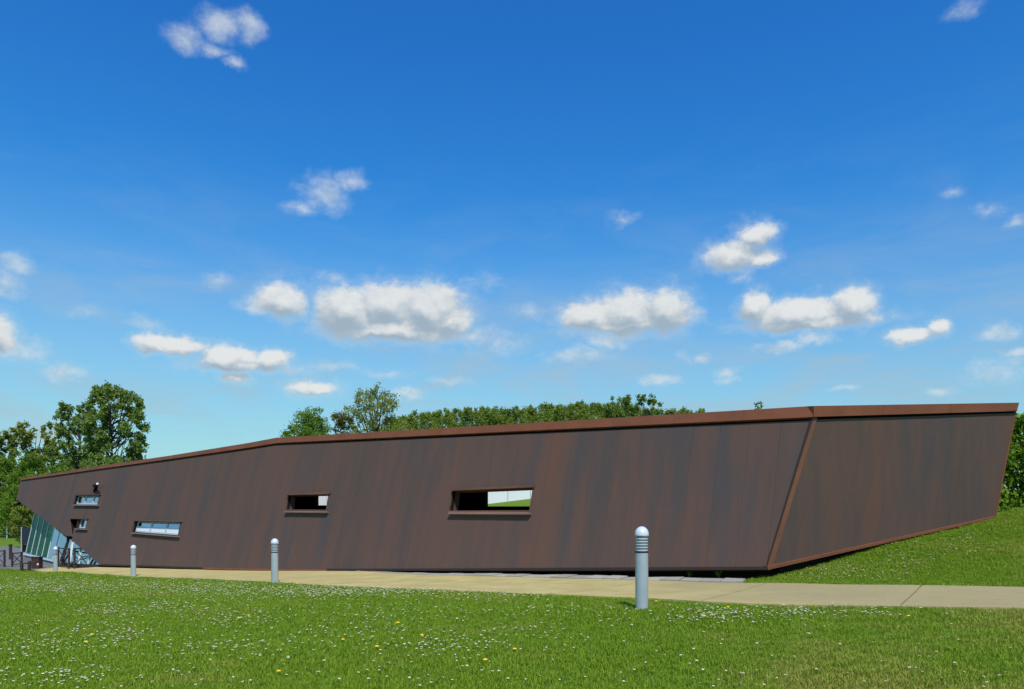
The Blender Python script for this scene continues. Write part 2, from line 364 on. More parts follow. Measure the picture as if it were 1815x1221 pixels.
def drape(poly, lift, name, m, parent=None, res=.5, thick=.0):
    """sheet following the ground inside a polygon of xy points"""
    bm = bmesh.new(); vs = [bm.verts.new((p[0], p[1], 0)) for p in poly]; bm.faces.new(vs)
    xs = [p[0] for p in poly]; ys = [p[1] for p in poly]
    for k in np.arange(math.ceil(min(xs)/res)*res, max(xs), res):
        bmesh.ops.bisect_plane(bm, geom=bm.verts[:]+bm.edges[:]+bm.faces[:], plane_co=(k, 0, 0), plane_no=(1, 0, 0))
    for k in np.arange(math.ceil(min(ys)/res)*res, max(ys), res):
        bmesh.ops.bisect_plane(bm, geom=bm.verts[:]+bm.edges[:]+bm.faces[:], plane_co=(0, k, 0), plane_no=(0, 1, 0))
    if bm.faces and sum(f.normal.z for f in bm.faces) < 0: bmesh.ops.reverse_faces(bm, faces=bm.faces[:])
    Z = terrain([v.co.x for v in bm.verts], [v.co.y for v in bm.verts])
    for v, z in zip(bm.verts, Z): v.co.z = z + lift
    if thick:
        r = bmesh.ops.extrude_face_region(bm, geom=bm.faces[:])
        for v in [q for q in r['geom'] if isinstance(q, bmesh.types.BMVert)]: v.co.z += 0
        top = set(q for q in r['geom'] if isinstance(q, bmesh.types.BMVert))
        for v in bm.verts:
            if v not in top: v.co.z -= thick
        bmesh.ops.recalc_face_normals(bm, faces=bm.faces[:])
    me = bpy.data.meshes.new(name); bm.to_mesh(me); bm.free(); me.materials.append(m)
    for p in me.polygons: p.use_smooth = thick == 0
    return place(bpy.data.objects.new(name, me), parent)

# ---------------------------------------------------------------- path, kerb, yard
NEAR = [(60,1011.5),(98,1015),(165,1018.5),(236,1023.5),(360,1027.8),(487,1034.5),(578,1040),(700,1045.5),(760,1047.8),(960,1056.5),(1150,1064.5),(1250,1070.5),(1350,1075),(1500,1078),(1815,1082.5),(2100,1087)]
FARE = [(100,1006.5),(130,1004.5),(180,1004.5),(236,1006),(360,1009.5),(480,1012.5),(578,1013),(640,1015),(700,1018.5),(760,1021.5),(1000,1028),(1150,1031.5),(1316,1036.5),(1500,1040.5),(1815,1044.5),(2100,1049)]
KERB = [(590,1012.2),(640,1013),(700,1016),(760,1018.5),(1000,1022.5),(1150,1026),(1322,1031)]
def dense(poly, n):
    p = np.array(poly, float); L = np.r_[0, np.cumsum(np.hypot(*np.diff(p, axis=0).T))]; t = np.linspace(0, L[-1], n)
    return np.stack([np.interp(t, L, p[:, 0]), np.interp(t, L, p[:, 1])], 1)
near_w = np.array([hit(a, b)[:2] for a, b in NEAR]); far_w = np.array([hit(a, b)[:2] for a, b in FARE])
base = drape([tuple(p) for p in near_w] + [tuple(p) for p in far_w[::-1]], .006, 'path', M_SOIL)
tag(base, 'tan concrete footpath running along the foot of the rust building', kind='structure')
def along(pts, n): return dense(pts, n)
NS = 64
nw = along(near_w, NS); fw = along(far_w, NS)
CUTS = [0, 9, 18, 27, 36, 43, 50, 54, 58, 63]
for a, b in zip(CUTS[:-1], CUTS[1:]):
    e = .011
    q0n, q0f = nw[a]+(nw[a+1]-nw[a])/np.linalg.norm(nw[a+1]-nw[a])*e, fw[a]+(fw[a+1]-fw[a])/np.linalg.norm(fw[a+1]-fw[a])*e
    q1n, q1f = nw[b]-(nw[b]-nw[b-1])/np.linalg.norm(nw[b]-nw[b-1])*e, fw[b]-(fw[b]-fw[b-1])/np.linalg.norm(fw[b]-fw[b-1])*e
    poly = [q0n] + list(nw[a+1:b]) + [q1n, q1f] + list(fw[a+1:b][::-1]) + [q0f]
    drape([tuple(p) for p in poly], .035, 'path_slab', M_PATH, base, .5, .03)
kf = dense([hit(a, b)[:2] for a, b in KERB], 31)
fk = dense([hit(a, b+.3)[:2] for a, b in FARE if 560 < a < 1330], 31)
for i in range(30):
    j = .022*RNG.random()-.004; A, B, C, D = [np.array(q) for q in (fk[i], fk[i+1], kf[i+1], kf[i])]
    A, B = A+(B-A)*.02, B-(B-A)*.02; D, C = D+(C-D)*.02, C-(C-D)*.02
    A, B = A+(D-A)*(.02+.10*RNG.random()), B+(C-B)*(.02+.10*RNG.random()); C, D = C+(C-B)*.12*RNG.normal(), D+(D-A)*.12*RNG.normal()
    z = terrain([q[0] for q in (A, B, C, D)], [q[1] for q in (A, B, C, D)]) + .045 + j
    mb = MB(); mb.hexa([(*q, h) for q, h in zip((A, B, C, D), z)] + [(*q, h-.12) for q, h in zip((A, B, C, D), z)])
    mb.build('kerb_stone', M_STONE, base)
YARD = [(70,1012),(100,1012.5),(118,1008),(180,1003.5),(170,995),(100,985),(60,974),(25,969),(-60,969),(-300,975),(-300,1011),(-60,1009),(0,1008)]
yw = [tuple(hit(a, b)[:2]) for a, b in YARD]
tag(drape(yw, .012, 'yard', M_ASPH, None, 1.0), 'grey asphalt yard beside the glazed end of the building', kind='structure')

# ---------------------------------------------------------------- the rust-clad building
class Plane:
    def __init__(s, o, ax, ay): s.o, s.ax, s.ay = o, ax.normalized(), ay; s.n = s.ax.cross(s.ay).normalized(); s.ay = s.n.cross(s.ax).normalized()
    @property
    def M(s): return Matrix(((s.ax.x, s.ay.x, s.n.x, s.o.x), (s.ax.y, s.ay.y, s.n.y, s.o.y), (s.ax.z, s.ay.z, s.n.z, s.o.z), (0, 0, 0, 1)))
    def px(s, u, v, off=0.0):                          # where the sight line meets the plane pushed out by off
        r = ray(u, v); t = (s.o + s.n*off - ORG).dot(s.n)/r.dot(s.n); q = ORG + r*t - s.o
        return (q.dot(s.ax), q.dot(s.ay))
    def w(s, a, b, c=0.0): return s.o + s.ax*a + s.ay*b + s.n*c
t15 = math.radians(15); P0 = Vector((4.88, 14.0, EYE-1.18))
ax = Vector((.777, -.63, 0)).normalized(); hn = Vector((.63, .777, 0)).normalized()
WALL = Plane(P0, ax, hn*math.sin(t15) + Vector((0, 0, math.cos(t15))))
Q = ORG + ray(1765, 915)*17.0
def on_wall(u, v, off=0.0): return WALL.px(u, v, off)
Pb = WALL.w(*on_wall(1361, 1004.5)); Pt = WALL.w(*on_wall(1441, 736))
FAC = Plane(Pb, Q-Pb, Pt-Pb)
rb = empty('rust_clad_building', (-5.7, 22.6, EYE-2.07))
tag(rb, 'long low building clad in dark rust-brown metal sheets with leaning walls', 'building')
TOP = [(36,848),(100,838),(165,827.5),(300,807.6),(440,785),(490,775.6),(840,755.5),(1240,731.3),(1441,719.4)]
BOT = [(36.5,851),(100,842),(165,832.5),(300,813.6),(440,793.2),(490,785),(840,767.6),(1240,748.3),(1441,738.7)]
def shift(poly, dy): return [(a, b+dy) for a, b in poly]
outline = [(29,884.5), (36.3,852)] + [(x, y+1.2+5.0*min(1, max(0, (x-60)/900))) for x, y in BOT[1:]] + [(1361,1004.5),(1000,1006.3),(700,1008),(578.5,1008),(578,1012.5),(480,1011.5),(360,1008),(178,1002),(127.5,957.5),(131,938),(152,937.5),(156,918.5),(123,918),(127.5,950.5),(117,950)]
HOLES = {'w1': [(801,868),(945,861.5),(938.5,904.5),(796,905)], 'w2': [(509,875.5),(583,873.5),(578,903.5),(506,903)],
         'w3': [(239,922.5),(320,924.5),(315.5,949.5),(233.5,943)], 'w4': [(134,877.5),(177,876.3),(172.5,894.5),(129.5,894)]}
def uv(poly): return [on_wall(a, b) for a, b in poly]
rings = [uv(outline)] + [uv(h) for h in HOLES.values()]
def trapezoids(rings, s0, s1):
    """pieces of the region between s0 and s1 as (sl, sr, [(v at sl lo, hi, v at sr lo, hi)])"""
    E = [(r[i], r[(i+1) % len(r)]) for r in rings for i in range(len(r))]
    cut = sorted({s0, s1} | {p[0] for r in rings for p in r if s0+1e-4 < p[0] < s1-1e-4}); out = []
    for a, b in zip(cut[:-1], cut[1:]):
        if b-a < 2e-3: continue
        mid = (a+b)/2; cr = []
        for p, q in E:
            lo, hi = min(p[0], q[0]), max(p[0], q[0])
            if lo < mid < hi:
                f = lambda s: p[1]+(q[1]-p[1])*(s-p[0])/(q[0]-p[0])
                cr.append((f(mid), f(a), f(b)))
        cr.sort()
        for k in range(0, len(cr)-1, 2): out.append((a, b, cr[k][1], cr[k+1][1], cr[k][2], cr[k+1][2]))
    return out
def groups(tr):
    left = list(range(len(tr))); gs = []
    while left:
        st = [left.pop(0)]; grp = []
        while st:
            i = st.pop(); grp.append(i); A = tr[i]
            for j in left[:]:
                B = tr[j]
                t = (abs(A[1]-B[0]) < 1e-6 and min(A[5], B[3])-max(A[4], B[2]) > .004) or (abs(B[1]-A[0]) < 1e-6 and min(B[5], A[3])-max(B[4], A[2]) > .004)
                if t: left.remove(j); st.append(j)
        gs.append([tr[i] for i in grp])
    return gs
smin = min(p[0] for p in rings[0]); smax = max(p[0] for p in rings[0])
PW = .62; edges = list(np.arange(smax, smin, -PW))[::-1]; edges = [smin] + edges
for s0, s1 in zip(edges[:-1], edges[1:]):
    if s1-s0 < .02: continue
    for grp in groups(trapezoids(rings, s0+.0016, s1-.0016)):
        mb = MB(); off = .002+.002*RNG.random()
        for (a, b, al, ah, bl, bh) in grp:
            if ah-al < .003 and bh-bl < .003: continue
            mb.hexa([(a, al, off), (b, bl, off), (b, bh, off), (a, ah, off), (a, al, -.04), (b, bl, -.04), (b, bh, -.04), (a, ah, -.04)])
        if mb.V: mb.build('cladding_panel', M_CLAD, rb, WALL.M)
mb = MB()
rings_b = [uv([(29,884.5)] + shift(BOT, -4) + outline[outline.index((1361,1004.5)):])] + rings[1:]
for (a, b, al, ah, bl, bh) in trapezoids(rings_b, smin, smax): mb.hexa([(a, al, -.05), (b, bl, -.05), (b, bh, -.05), (a, ah, -.05), (a, al, -.16), (b, bl, -.16), (b, bh, -.16), (a, ah, -.16)])
mb.build('wall_backing', M_BLACK, rb, WALL.M)  # near-black, left bare below the fascia to supply its shadow line
# right-hand facet
fb0, fb1 = FAC.px(1361, 1004.5), FAC.px(1765, 915.5); ft0, ft1 = FAC.px(1441, 744), FAC.px(1801.5, 732)
def lerp(p, q, t): return (p[0]+(q[0]-p[0])*t, p[1]+(q[1]-p[1])*t)
NP = 12
for i in range(NP):
    a, b = i/NP+.0003, (i+1)/NP-.0003; off = .002+.002*RNG.random()
    c = [lerp(fb0, fb1, a), lerp(fb0, fb1, b), lerp(ft0, ft1, b), lerp(ft0, ft1, a)]
    mb = MB(); mb.hexa([(*p, off) for p in c]+[(*p, -.04) for p in c]); mb.build('cladding_panel', M_CLAD, rb, FAC.M)
mb = MB(); c = [fb0, fb1, FAC.px(1801.5, 722), FAC.px(1441, 730)]; mb.hexa([(*p, -.05) for p in c]+[(*p, -.16) for p in c]); mb.build('wall_backing', M_BLACK, rb, FAC.M)
# fascia along the roof edge
def fascia(pts_t, pts_b, pl, off=.065, depth=.5, m=M_RUST, name='fascia', ext=0):
    T_ = [pl.px(a, b, off) for a, b in pts_t]; B_ = [pl.px(a, b, off) for a, b in pts_b]; mb = MB()
    for i in range(len(T_)-1):
        mb.hexa([(*B_[i], off), (*B_[i+1], off), (*T_[i+1], off), (*T_[i], off), (*B_[i], -depth), (*B_[i+1], -depth), (*T_[i+1], -depth), (*T_[i], -depth)])
    return mb.build(name, m, rb, pl.M)
def cut(poly, xs): p = np.array(poly); return [(x, float(np.interp(x, p[:, 0], p[:, 1]))) for x in xs]
FX = [36, 92, 150, 212, 278, 350, 420, 490, 590, 700, 820, 945, 1070, 1195, 1318, 1441]
for a, b in zip(FX[:-1], FX[1:]):
    xs = [a+(.25 if a > 36 else 0)] + [q[0] for q in TOP if a < q[0] < b] + [b]
    fascia(cut(TOP, xs), cut(BOT, xs), WALL, .063+.005*RNG.random())
for a, b in ((0, .34), (.3412, .67), (.6712, 1)):
    fascia([lerp((1442.5,719.4), (1806.5,713.5), a), lerp((1442.5,719.4), (1806.5,713.5), b)], [lerp((1442.5,738.6), (1802.5,728.3), a), lerp((1442.5,738.6), (1802.5,728.3), b)], FAC, .063+.005*RNG.random())
# foot trims
def strip(name, top, bot, pl, off, depth, m): return fascia(top, bot, pl, off, depth, m, name)
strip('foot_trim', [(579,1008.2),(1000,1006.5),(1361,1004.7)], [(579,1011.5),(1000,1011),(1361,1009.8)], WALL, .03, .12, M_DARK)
strip('foot_trim', [(360,1005.5),(480,1008),(578,1008.5)], [(360,1008.6),(480,1012),(578,1012.8)], WALL, .02, .1, M_RUST)
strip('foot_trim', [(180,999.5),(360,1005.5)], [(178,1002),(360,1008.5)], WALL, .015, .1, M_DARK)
strip('foot_trim', [(1361.5,1004),(1766,914.5)], [(1361.5,1010),(1766,917.8)], FAC, .045, .12, M_RUST)
# the folded corner
mb = MB(); fo = [FAC.px(1361.5, 1003.5, .02), FAC.px(1370, 1001.5, .02), FAC.px(1449, 740, .02), FAC.px(1441, 740, .02)]
mb.hexa([(*p, .02) for p in fo]+[(*p, -.03) for p in fo]); mb.build('corner_trim', M_FOLD, rb, FAC.M)
mb = MB(); fo = [on_wall(1357, 1004, .016), on_wall(1361, 1004, .016), on_wall(1441, 740, .016), on_wall(1436.5, 740, .016)]
mb.hexa([(*p, .016) for p in fo]+[(*p, -.03) for p in fo]); mb.build('corner_trim', M_DARK, rb, WALL.M)
# right-hand end edge strip
mb = MB(); fo = [FAC.px(1763, 916, .012), FAC.px(1766, 915.5, .012), FAC.px(1802, 728, .012), FAC.px(1799.5, 728, .012)]
mb.hexa([(*p, .012) for p in fo]+[(*p, -.15) for p in fo]); mb.build('corner_trim', M_RUST, rb, FAC.M)
# body behind the skin: roof, back wall with two openings, inner partition, foundation
DEP = 7.0
tw = [WALL.w(*on_wall(a, b, .06), .06) - Vector((0, 0, .03)) for a, b in TOP]; tq = FAC.w(*FAC.px(1806, 714, .06), .06) - Vector((0, 0, .03))
bk = [p + hn*DEP for p in tw]; Vr = tw+[tq]+bk; n = len(tw); Fr = [(i, i+1, n+2+i, n+1+i) for i in range(n-1)] + [(n-1, n, 2*n)]
Vr2 = Vr + [v-Vector((0, 0, .14)) for v in Vr]; m_ = len(Vr)
mesh('roof', Vr2, Fr + [tuple(m_+k for k in f)[::-1] for f in Fr], M_RUST, rb)
BACK = Plane(P0 + hn*DEP, ax, Vector((0, 0, 1)))
def bpx(u, v): return BACK.px(u, v)
bt = [BACK.px(0, 0)]
btop = [((p-BACK.o).dot(ax), (p-BACK.o).z) for p in bk]
sL = btop[0][0]
bring = [[(sL, -2.5), (btop[-1][0], -2.5)] + btop[::-1]]
bring += [[bpx(862, 897.3), bpx(975, 897.3), bpx(975, 855), bpx(862, 855)], [bpx(561.5, 895.5), bpx(600, 895.5), bpx(600, 868), bpx(561.5, 877.5)]]
mb = MB()
for (a, b, al, ah, bl, bh) in trapezoids(bring, sL, btop[-1][0]): mb.hexa([(a, al, .1), (b, bl, .1), (b, bh, .1), (a, ah, .1), (a, al, -.1), (b, bl, -.1), (b, bh, -.1), (a, ah, -.1)])
mb.build('back_wall', M_BLACK, rb, BACK.M)
def slab_wall(name, a, b, z0, z1a, z1b, th, m):
    d = Vector((b[0]-a[0], b[1]-a[1], 0)).normalized(); s = Vector((-d.y, d.x, 0))*th/2; A = Vector((a[0], a[1], 0)); B = Vector((b[0], b[1], 0)); mb = MB()
    z = lambda v, h: Vector((v.x, v.y, h))
    mb.hexa([z(A-s, z0), z(B-s, z0), z(B-s, z1b), z(A-s, z1a), z(A+s, z0), z(B+s, z0), z(B+s, z1b), z(A+s, z1a)])
    return mb.build(name, m, rb)
pq = bk[-1]; slab_wall('end_wall', (pq.x, pq.y), (Q.x+.05, Q.y+.25), EYE-2.5, pq.z-.2, tq.z-.25, .2, M_DARK)
sP = on_wall(124, 960)[0]; A = WALL.w(sP, 0, -.7); Bv = A + hn*(DEP-1.0)
slab_wall('partition', (A.x, A.y), (Bv.x, Bv.y), EYE-3.3, EYE+.9, EYE+.9, .15, M_BLACK)
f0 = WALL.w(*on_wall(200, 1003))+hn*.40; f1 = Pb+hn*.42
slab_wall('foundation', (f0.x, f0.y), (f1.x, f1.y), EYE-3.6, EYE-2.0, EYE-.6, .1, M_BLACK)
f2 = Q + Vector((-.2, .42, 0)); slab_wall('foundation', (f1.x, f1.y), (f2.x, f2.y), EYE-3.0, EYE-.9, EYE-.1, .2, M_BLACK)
# underside closing the gap between skin and foundation is left open: it is a shadow gap
# windows
def quad3(pl, pts, off): return [(*pl.px(a, b, 0), off) for a, b in pts]
def opening(name, hole, deep, m_rev, sill=None, hood=None):
    h = uv(hole); w = empty_part(name); c = h[::-1]
    cs = sum(p[0] for p in h)/4, sum(p[1] for p in h)/4; th = .03
    g_ = [(cs[0]+(p[0]-cs[0])*1.0, cs[1]+(p[1]-cs[1])*1.0) for p in h]; o_ = []
    for p in h:
        d = Vector((p[0]-cs[0], p[1]-cs[1])); o_.append((p[0]+math.copysign(th, d.x), p[1]+math.copysign(th, d.y)))
    first = None
    for i in range(4):
        a, b = h[i], h[(i+1) % 4]; ao, bo = o_[i], o_[(i+1) % 4]; mb = MB()
        mb.hexa([(*ao, .012), (*bo, .012), (*b, .012), (*a, .012), (*ao, -deep), (*bo, -deep), (*b, -deep), (*a, -deep)])
        q = mb.build('window' if first is None else 'reveal', m_rev, rb if first is None else first, WALL.M)
        first = first or q
    if sill:
        mb = MB(); q = [on_wall(a, b, .11) for a, b in sill]
        mb.hexa([(*q[0], .11), (*q[1], .11), (*q[2], .11), (*q[3], .11), (*q[0], -deep), (*q[1], -deep), (q[2][0], q[2][1]+.03, -deep), (q[3][0], q[3][1]+.03, -deep)])
        mb.build('sill', M_SILL, first, WALL.M)
    if hood:
        mb = MB(); q = [on_wall(a, b, .06) for a, b in hood]
        mb.hexa([(*p, .06) for p in q]+[(*p, -.02) for p in q]); mb.build('hood', M_HOOD, first, WALL.M)
    return first
def empty_part(n): return None
opening('window', HOLES['w1'], .34, M_HOOD, [(793.5,911),(938,911.5),(939,907),(795,906.5)], [(800,869.5),(945.5,863.5),(946.5,859.3),(801,865.5)])
opening('window', HOLES['w2'], .34, M_HOOD, [(502.5,908),(578,908.6),(578.8,905.6),(503.5,905)], [(508.5,877.2),(583.5,875.5),(584.5,872.6),(509.5,874.5)])
def glazed(hole, deep, panes, sill, hood, cloud_reflection=None, frame=.05):
    w = opening('window', hole, deep+.05, M_DARK, sill, hood); h = uv(hole)
    if h[1][1] < h[2][1]: pass
    tl, tr, br, bl = h
    for i in range(panes):
        a, b = i/panes, (i+1)/panes
        q = [lerp(bl, br, a), lerp(bl, br, b), lerp(tl, tr, b), lerp(tl, tr, a)]
        e = .012; q = [(q[0][0]+e, q[0][1]+e+.03), (q[1][0]-e, q[1][1]+e+.03), (q[2][0]-e, q[2][1]-e), (q[3][0]+e, q[3][1]-e)]
        f = frame; inn = [(q[0][0]+f, q[0][1]+f*1.3), (q[1][0]-f, q[1][1]+f*1.3), (q[2][0]-f, q[2][1]-f*.6), (q[3][0]+f, q[3][1]-f*.6)]
        mb = MB()
        for k in range(4):
            k2 = (k+1) % 4; mb.hexa([(*q[k], -deep+.03), (*q[k2], -deep+.03), (*inn[k2], -deep+.03), (*inn[k], -deep+.03), (*q[k], -deep-.03), (*q[k2], -deep-.03), (*inn[k2], -deep-.03), (*inn[k], -deep-.03)])
        mb.build('frame', M_FRAME, w, WALL.M)
        mb = MB(); mb.hexa([(*p, -deep+.004) for p in inn]+[(*p, -deep-.004) for p in inn]); mb.build('pane', M_SKYGLASS, w, WALL.M)
        if cloud_reflection:
            k = cloud_reflection; lo = [inn[0], inn[1], lerp(inn[1], inn[2], k), lerp(inn[0], inn[3], k)]
            mb = MB(); mb.hexa([(*p, -deep+.012) for p in lo]+[(*p, -deep+.005) for p in lo]); mb.build('cloud_reflection', M_WHITEP, w, WALL.M)  # white sheet over the glass paints in low clouds mirrored there
    return w
glazed(HOLES['w4'], .16, 3, [(128.5,895.8),(173,896.3),(173.3,894.6),(129,894)], [(133,878),(177.5,876.8),(177.8,875.6),(133.3,876.8)])
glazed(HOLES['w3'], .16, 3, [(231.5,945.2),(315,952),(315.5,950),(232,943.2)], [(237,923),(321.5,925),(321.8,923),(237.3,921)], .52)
glazed([(139.5,919),(155.5,919.3),(151.5,937),(135,936.5)], .14, 1, [(131.5,938),(152,938.8),(152.4,937.3),(132,936.6)], [(123,919.3),(156,919.8),(156.3,918.3),(123.2,917.9)])
# return face of the canopy tip beside the dark notch
mb = MB(); q = [on_wall(117.5, 949.5), on_wall(127.2, 950), on_wall(123.4, 926)]
V3 = [(*p, .010) for p in q]+[(*q[0], .002), (*q[1], -.35), (*q[2], -.12)]
mesh('canopy_return', V3, [(0, 1, 2), (5, 4, 3), (0, 3, 4, 1), (1, 4, 5, 2), (2, 5, 3, 0)], M_CLAD, rb, WALL.M)
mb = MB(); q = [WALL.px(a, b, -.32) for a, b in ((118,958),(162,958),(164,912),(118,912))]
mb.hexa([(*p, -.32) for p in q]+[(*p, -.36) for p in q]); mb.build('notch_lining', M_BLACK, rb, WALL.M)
# glazed entrance front under the raised corner
GO = -.75
tops = [(62,911),(70.3,917.5),(78.8,924.3),(87.2,931),(96,938),(106,946),(121,958)]
bots = [(46,980),(55,982),(64.5,984),(74.2,986.3),(83.8,988.6),(93.5,991),(107,994.2)]
gt = [WALL.px(a, b-2.5, GO) for a, b in tops]; gb = [WALL.px(a, b, GO) for a, b in bots]
for i in range(len(tops)):
    mb = MB(); w_ = .065 if i < 6 else .14
    a, b = gb[i], gt[i]; mb.hexa([(a[0]-w_/2, a[1], GO+.02), (a[0]+w_/2, a[1], GO+.02), (b[0]+w_/2, b[1], GO+.02), (b[0]-w_/2, b[1], GO+.02), (a[0]-w_/2, a[1], GO-.02), (a[0]+w_/2, a[1], GO-.02), (b[0]+w_/2, b[1], GO-.02), (b[0]-w_/2, b[1], GO-.02)])
    mb.build('mullion', M_FRAME if i < 6 else M_DARK, rb, WALL.M)
    if i < len(tops)-1:
        mb = MB(); q = [(gb[i][0]+.04, gb[i][1]), (gb[i+1][0]-.04, gb[i+1][1]), (gt[i+1][0]-.04, gt[i+1][1]), (gt[i][0]+.04, gt[i][1])]
        mb.hexa([(*p, GO+.005) for p in q]+[(*p, GO-.005) for p in q]); mb.build('pane', M_GREENERYGLASS if i < 4 else M_CLEARBLUE, rb, WALL.M)
mb = MB(); q0, q1 = gb[0], gb[-1]; gz = 1.0
mb.hexa([(q0[0]-.1, q0[1]-.12, GO+.09), (q1[0]+.1, q1[1]-.12, GO+.09), (q1[0]+.1, q1[1]-.01, GO+.09), (q0[0]-.1, q0[1]-.01, GO+.09), (q0[0]-.1, q0[1]-.12, GO-.12), (q1[0]+.1, q1[1]-.12, GO-.12), (q1[0]+.1, q1[1]-.01, GO-.12), (q0[0]-.1, q0[1]-.01, GO-.12)])
mb.build('glazing_sill', M_FRAME, rb, WALL.M)
mb = MB(); mb.hexa([(q0[0], q0[1]-1.2, GO+.02), (q1[0]+.6, q1[1]-1.2, GO+.02), (q1[0]+.6, q1[1]-.125, GO+.02), (q0[0], q0[1]-.125, GO+.02), (q0[0], q0[1]-1.2, GO-.3), (q1[0]+.6, q1[1]-1.2, GO-.3), (q1[0]+.6, q1[1]-.125, GO-.3), (q0[0], q0[1]-.125, GO-.3)])
mb.build('plinth', M_ASPH, rb, WALL.M)
# triangular glazing right of the entrance
GO2 = -.2
tp = [(122,957),(129,958),(144,970),(160,984),(176.5,999)]; bp = [(110,998),(123,999.5),(139,1000.5),(156,1001),(176,1001)]
tt = [WALL.px(a, b-1.5, GO2) for a, b in tp]; bb = [WALL.px(a, b, GO2) for a, b in bp]
for i in range(4):
    q = [(bb[i][0]+.03, bb[i][1]), (bb[i+1][0]-.03, bb[i+1][1]), (tt[i+1][0]-.03, tt[i+1][1]), (tt[i][0]+.03, tt[i][1])]
    mb = MB(); mb.hexa([(*p, GO2+.005) for p in q]+[(*p, GO2-.005) for p in q]); mb.build('pane', M_CLEARBLUE, rb, WALL.M)
    a, b = bb[i], tt[i]; mb = MB(); w_ = .06
    mb.hexa([(a[0]-w_/2, a[1], GO2+.05), (a[0]+w_/2, a[1], GO2+.05), (b[0]+w_/2, b[1], GO2+.05), (b[0]-w_/2, b[1], GO2+.05), (a[0]-w_/2, a[1], GO2-.05), (a[0]+w_/2, a[1], GO2-.05), (b[0]+w_/2, b[1], GO2-.05), (b[0]-w_/2, b[1], GO2-.05)])
    mb.build('mullion', M_FRAME if i else M_DARK, rb, WALL.M)
mb = MB(); mb.hexa([(bb[0][0], bb[0][1]-.5, GO2+.07), (bb[4][0]+.2, bb[4][1]-.5, GO2+.07), (bb[4][0]+.2, bb[4][1], GO2+.07), (bb[0][0], bb[0][1], GO2+.07), (bb[0][0], bb[0][1]-.5, GO2-.1), (bb[4][0]+.2, bb[4][1]-.5, GO2-.1), (bb[4][0]+.2, bb[4][1], GO2-.1), (bb[0][0], bb[0][1], GO2-.1)])
mb.build('plinth', M_DARK, rb, WALL.M)

# ---------------------------------------------------------------- white wall and grass bank behind the building
WB = Plane(Vector((0, 39.0, EYE-1.18)), Vector((1, 0, 0)), Vector((0, 0, 1)))
ww = empty('white_panel_wall', WB.w(*WB.px(870, 893)))
tag(ww, 'white panelled wall in sunlight seen through the open windows of the rust building', 'wall')
s_a, s_b = WB.px(540, 890)[0], WB.px(990, 885)[0]; k = 0; s = s_a
while s < s_b:
    mb = MB(); mb.box(s+.012, s+1.188, -2.2, 1.0+1.6, 0, .08); mb.build('wall_panel', M_WHITEWALL, ww, WB.M); s += 1.2
mb = MB(); mb.box(s_a, s, -2.2, 2.55, -.2, -.012); mb.build('wall_core', M_WHITEP, ww, WB.M)
la, lb = WB.px(800, 901), WB.px(980, 879)
Vb = []; Fb = []; nb = 12
for i in range(nb+1):
    s = la[0]+(lb[0]-la[0])*i/nb; z = la[1]+(lb[1]-la[1])*i/nb
    for j in range(5):
        t = j/4; p = WB.w(s, 0, .09+7.0*t); Vb.append(Vector((p.x, p.y, WB.w(s, z, 0).z - 1.0*t - .12*t*t)))
for i in range(nb):
    for j in range(4): a = i*5+j; Fb.append((a, a+1, a+6, a+5))
tag(mesh('grass_bank', Vb, Fb, M_GROUND, smooth=True), 'grass bank below the white wall behind the building', kind='structure')

# ---------------------------------------------------------------- bollard lights
def make_bollard(loc):
    r = empty('bollard_light', loc); M0 = Matrix.Translation(loc)
    mb = MB(); mb.lathe([(0, -.1), (.084, -.1), (.084, .752), (.080, .757), (0, .757)]); mb.build('post', M_BOL, r, M0, True)
    mb = MB(); mb.lathe([(.078, .757), (.087, .757), (.087, .772), (.078, .772)]); mb.build('collar', M_DARK, r, M0, True)
    mb = MB(); mb.lathe([(0, .76), (.058, .76), (.058, .98), (0, .98)]); mb.build('lens', M_LENS, r, M0, True)
    for i in range(5):
        z = .785+i*.038; mb = MB(); mb.lathe([(.056, z+.016), (.060, z+.022), (.082, z+.006), (.083, z-.006), (.078, z-.004), (.056, z+.010)]); mb.build('louvre_ring', M_BOL, r, M0, True)
    mb = MB(); pr = [(0, .972), (.088, .972), (.092, .978), (.092, .995)] + [(.092*math.cos(t), .995+.105*math.sin(t)) for t in np.linspace(.1, math.pi/2, 10)]
    mb.lathe(pr); d = mb.build('dome', M_DOME, r, M0, True)
    for c in r.children:
        c.data.polygons.foreach_set('use_smooth', [True]*len(c.data.polygons))
        try: c.data.set_sharp_from_angle(angle=math.radians(35))
        except Exception: pass
    return r
spots = [hit(a, b) for a, b in ((1137.5, 1081.5), (487, 1035), (236.5, 1023), (98.5, 1015))]
B0 = make_bollard(spots[0]); tag(B0, 'nearest and tallest-looking grey bollard light, at the path edge before the folded corner', 'bollard', 'bollard lights along the path')
for p, lb_ in zip(spots[1:], ('grey bollard light standing below the smaller open window', 'grey bollard light standing below the long three-pane window', 'farthest grey bollard light, beside the entrance railing')):
    o = copy_tree(B0, Matrix.Translation(p)); o['label'] = lb_

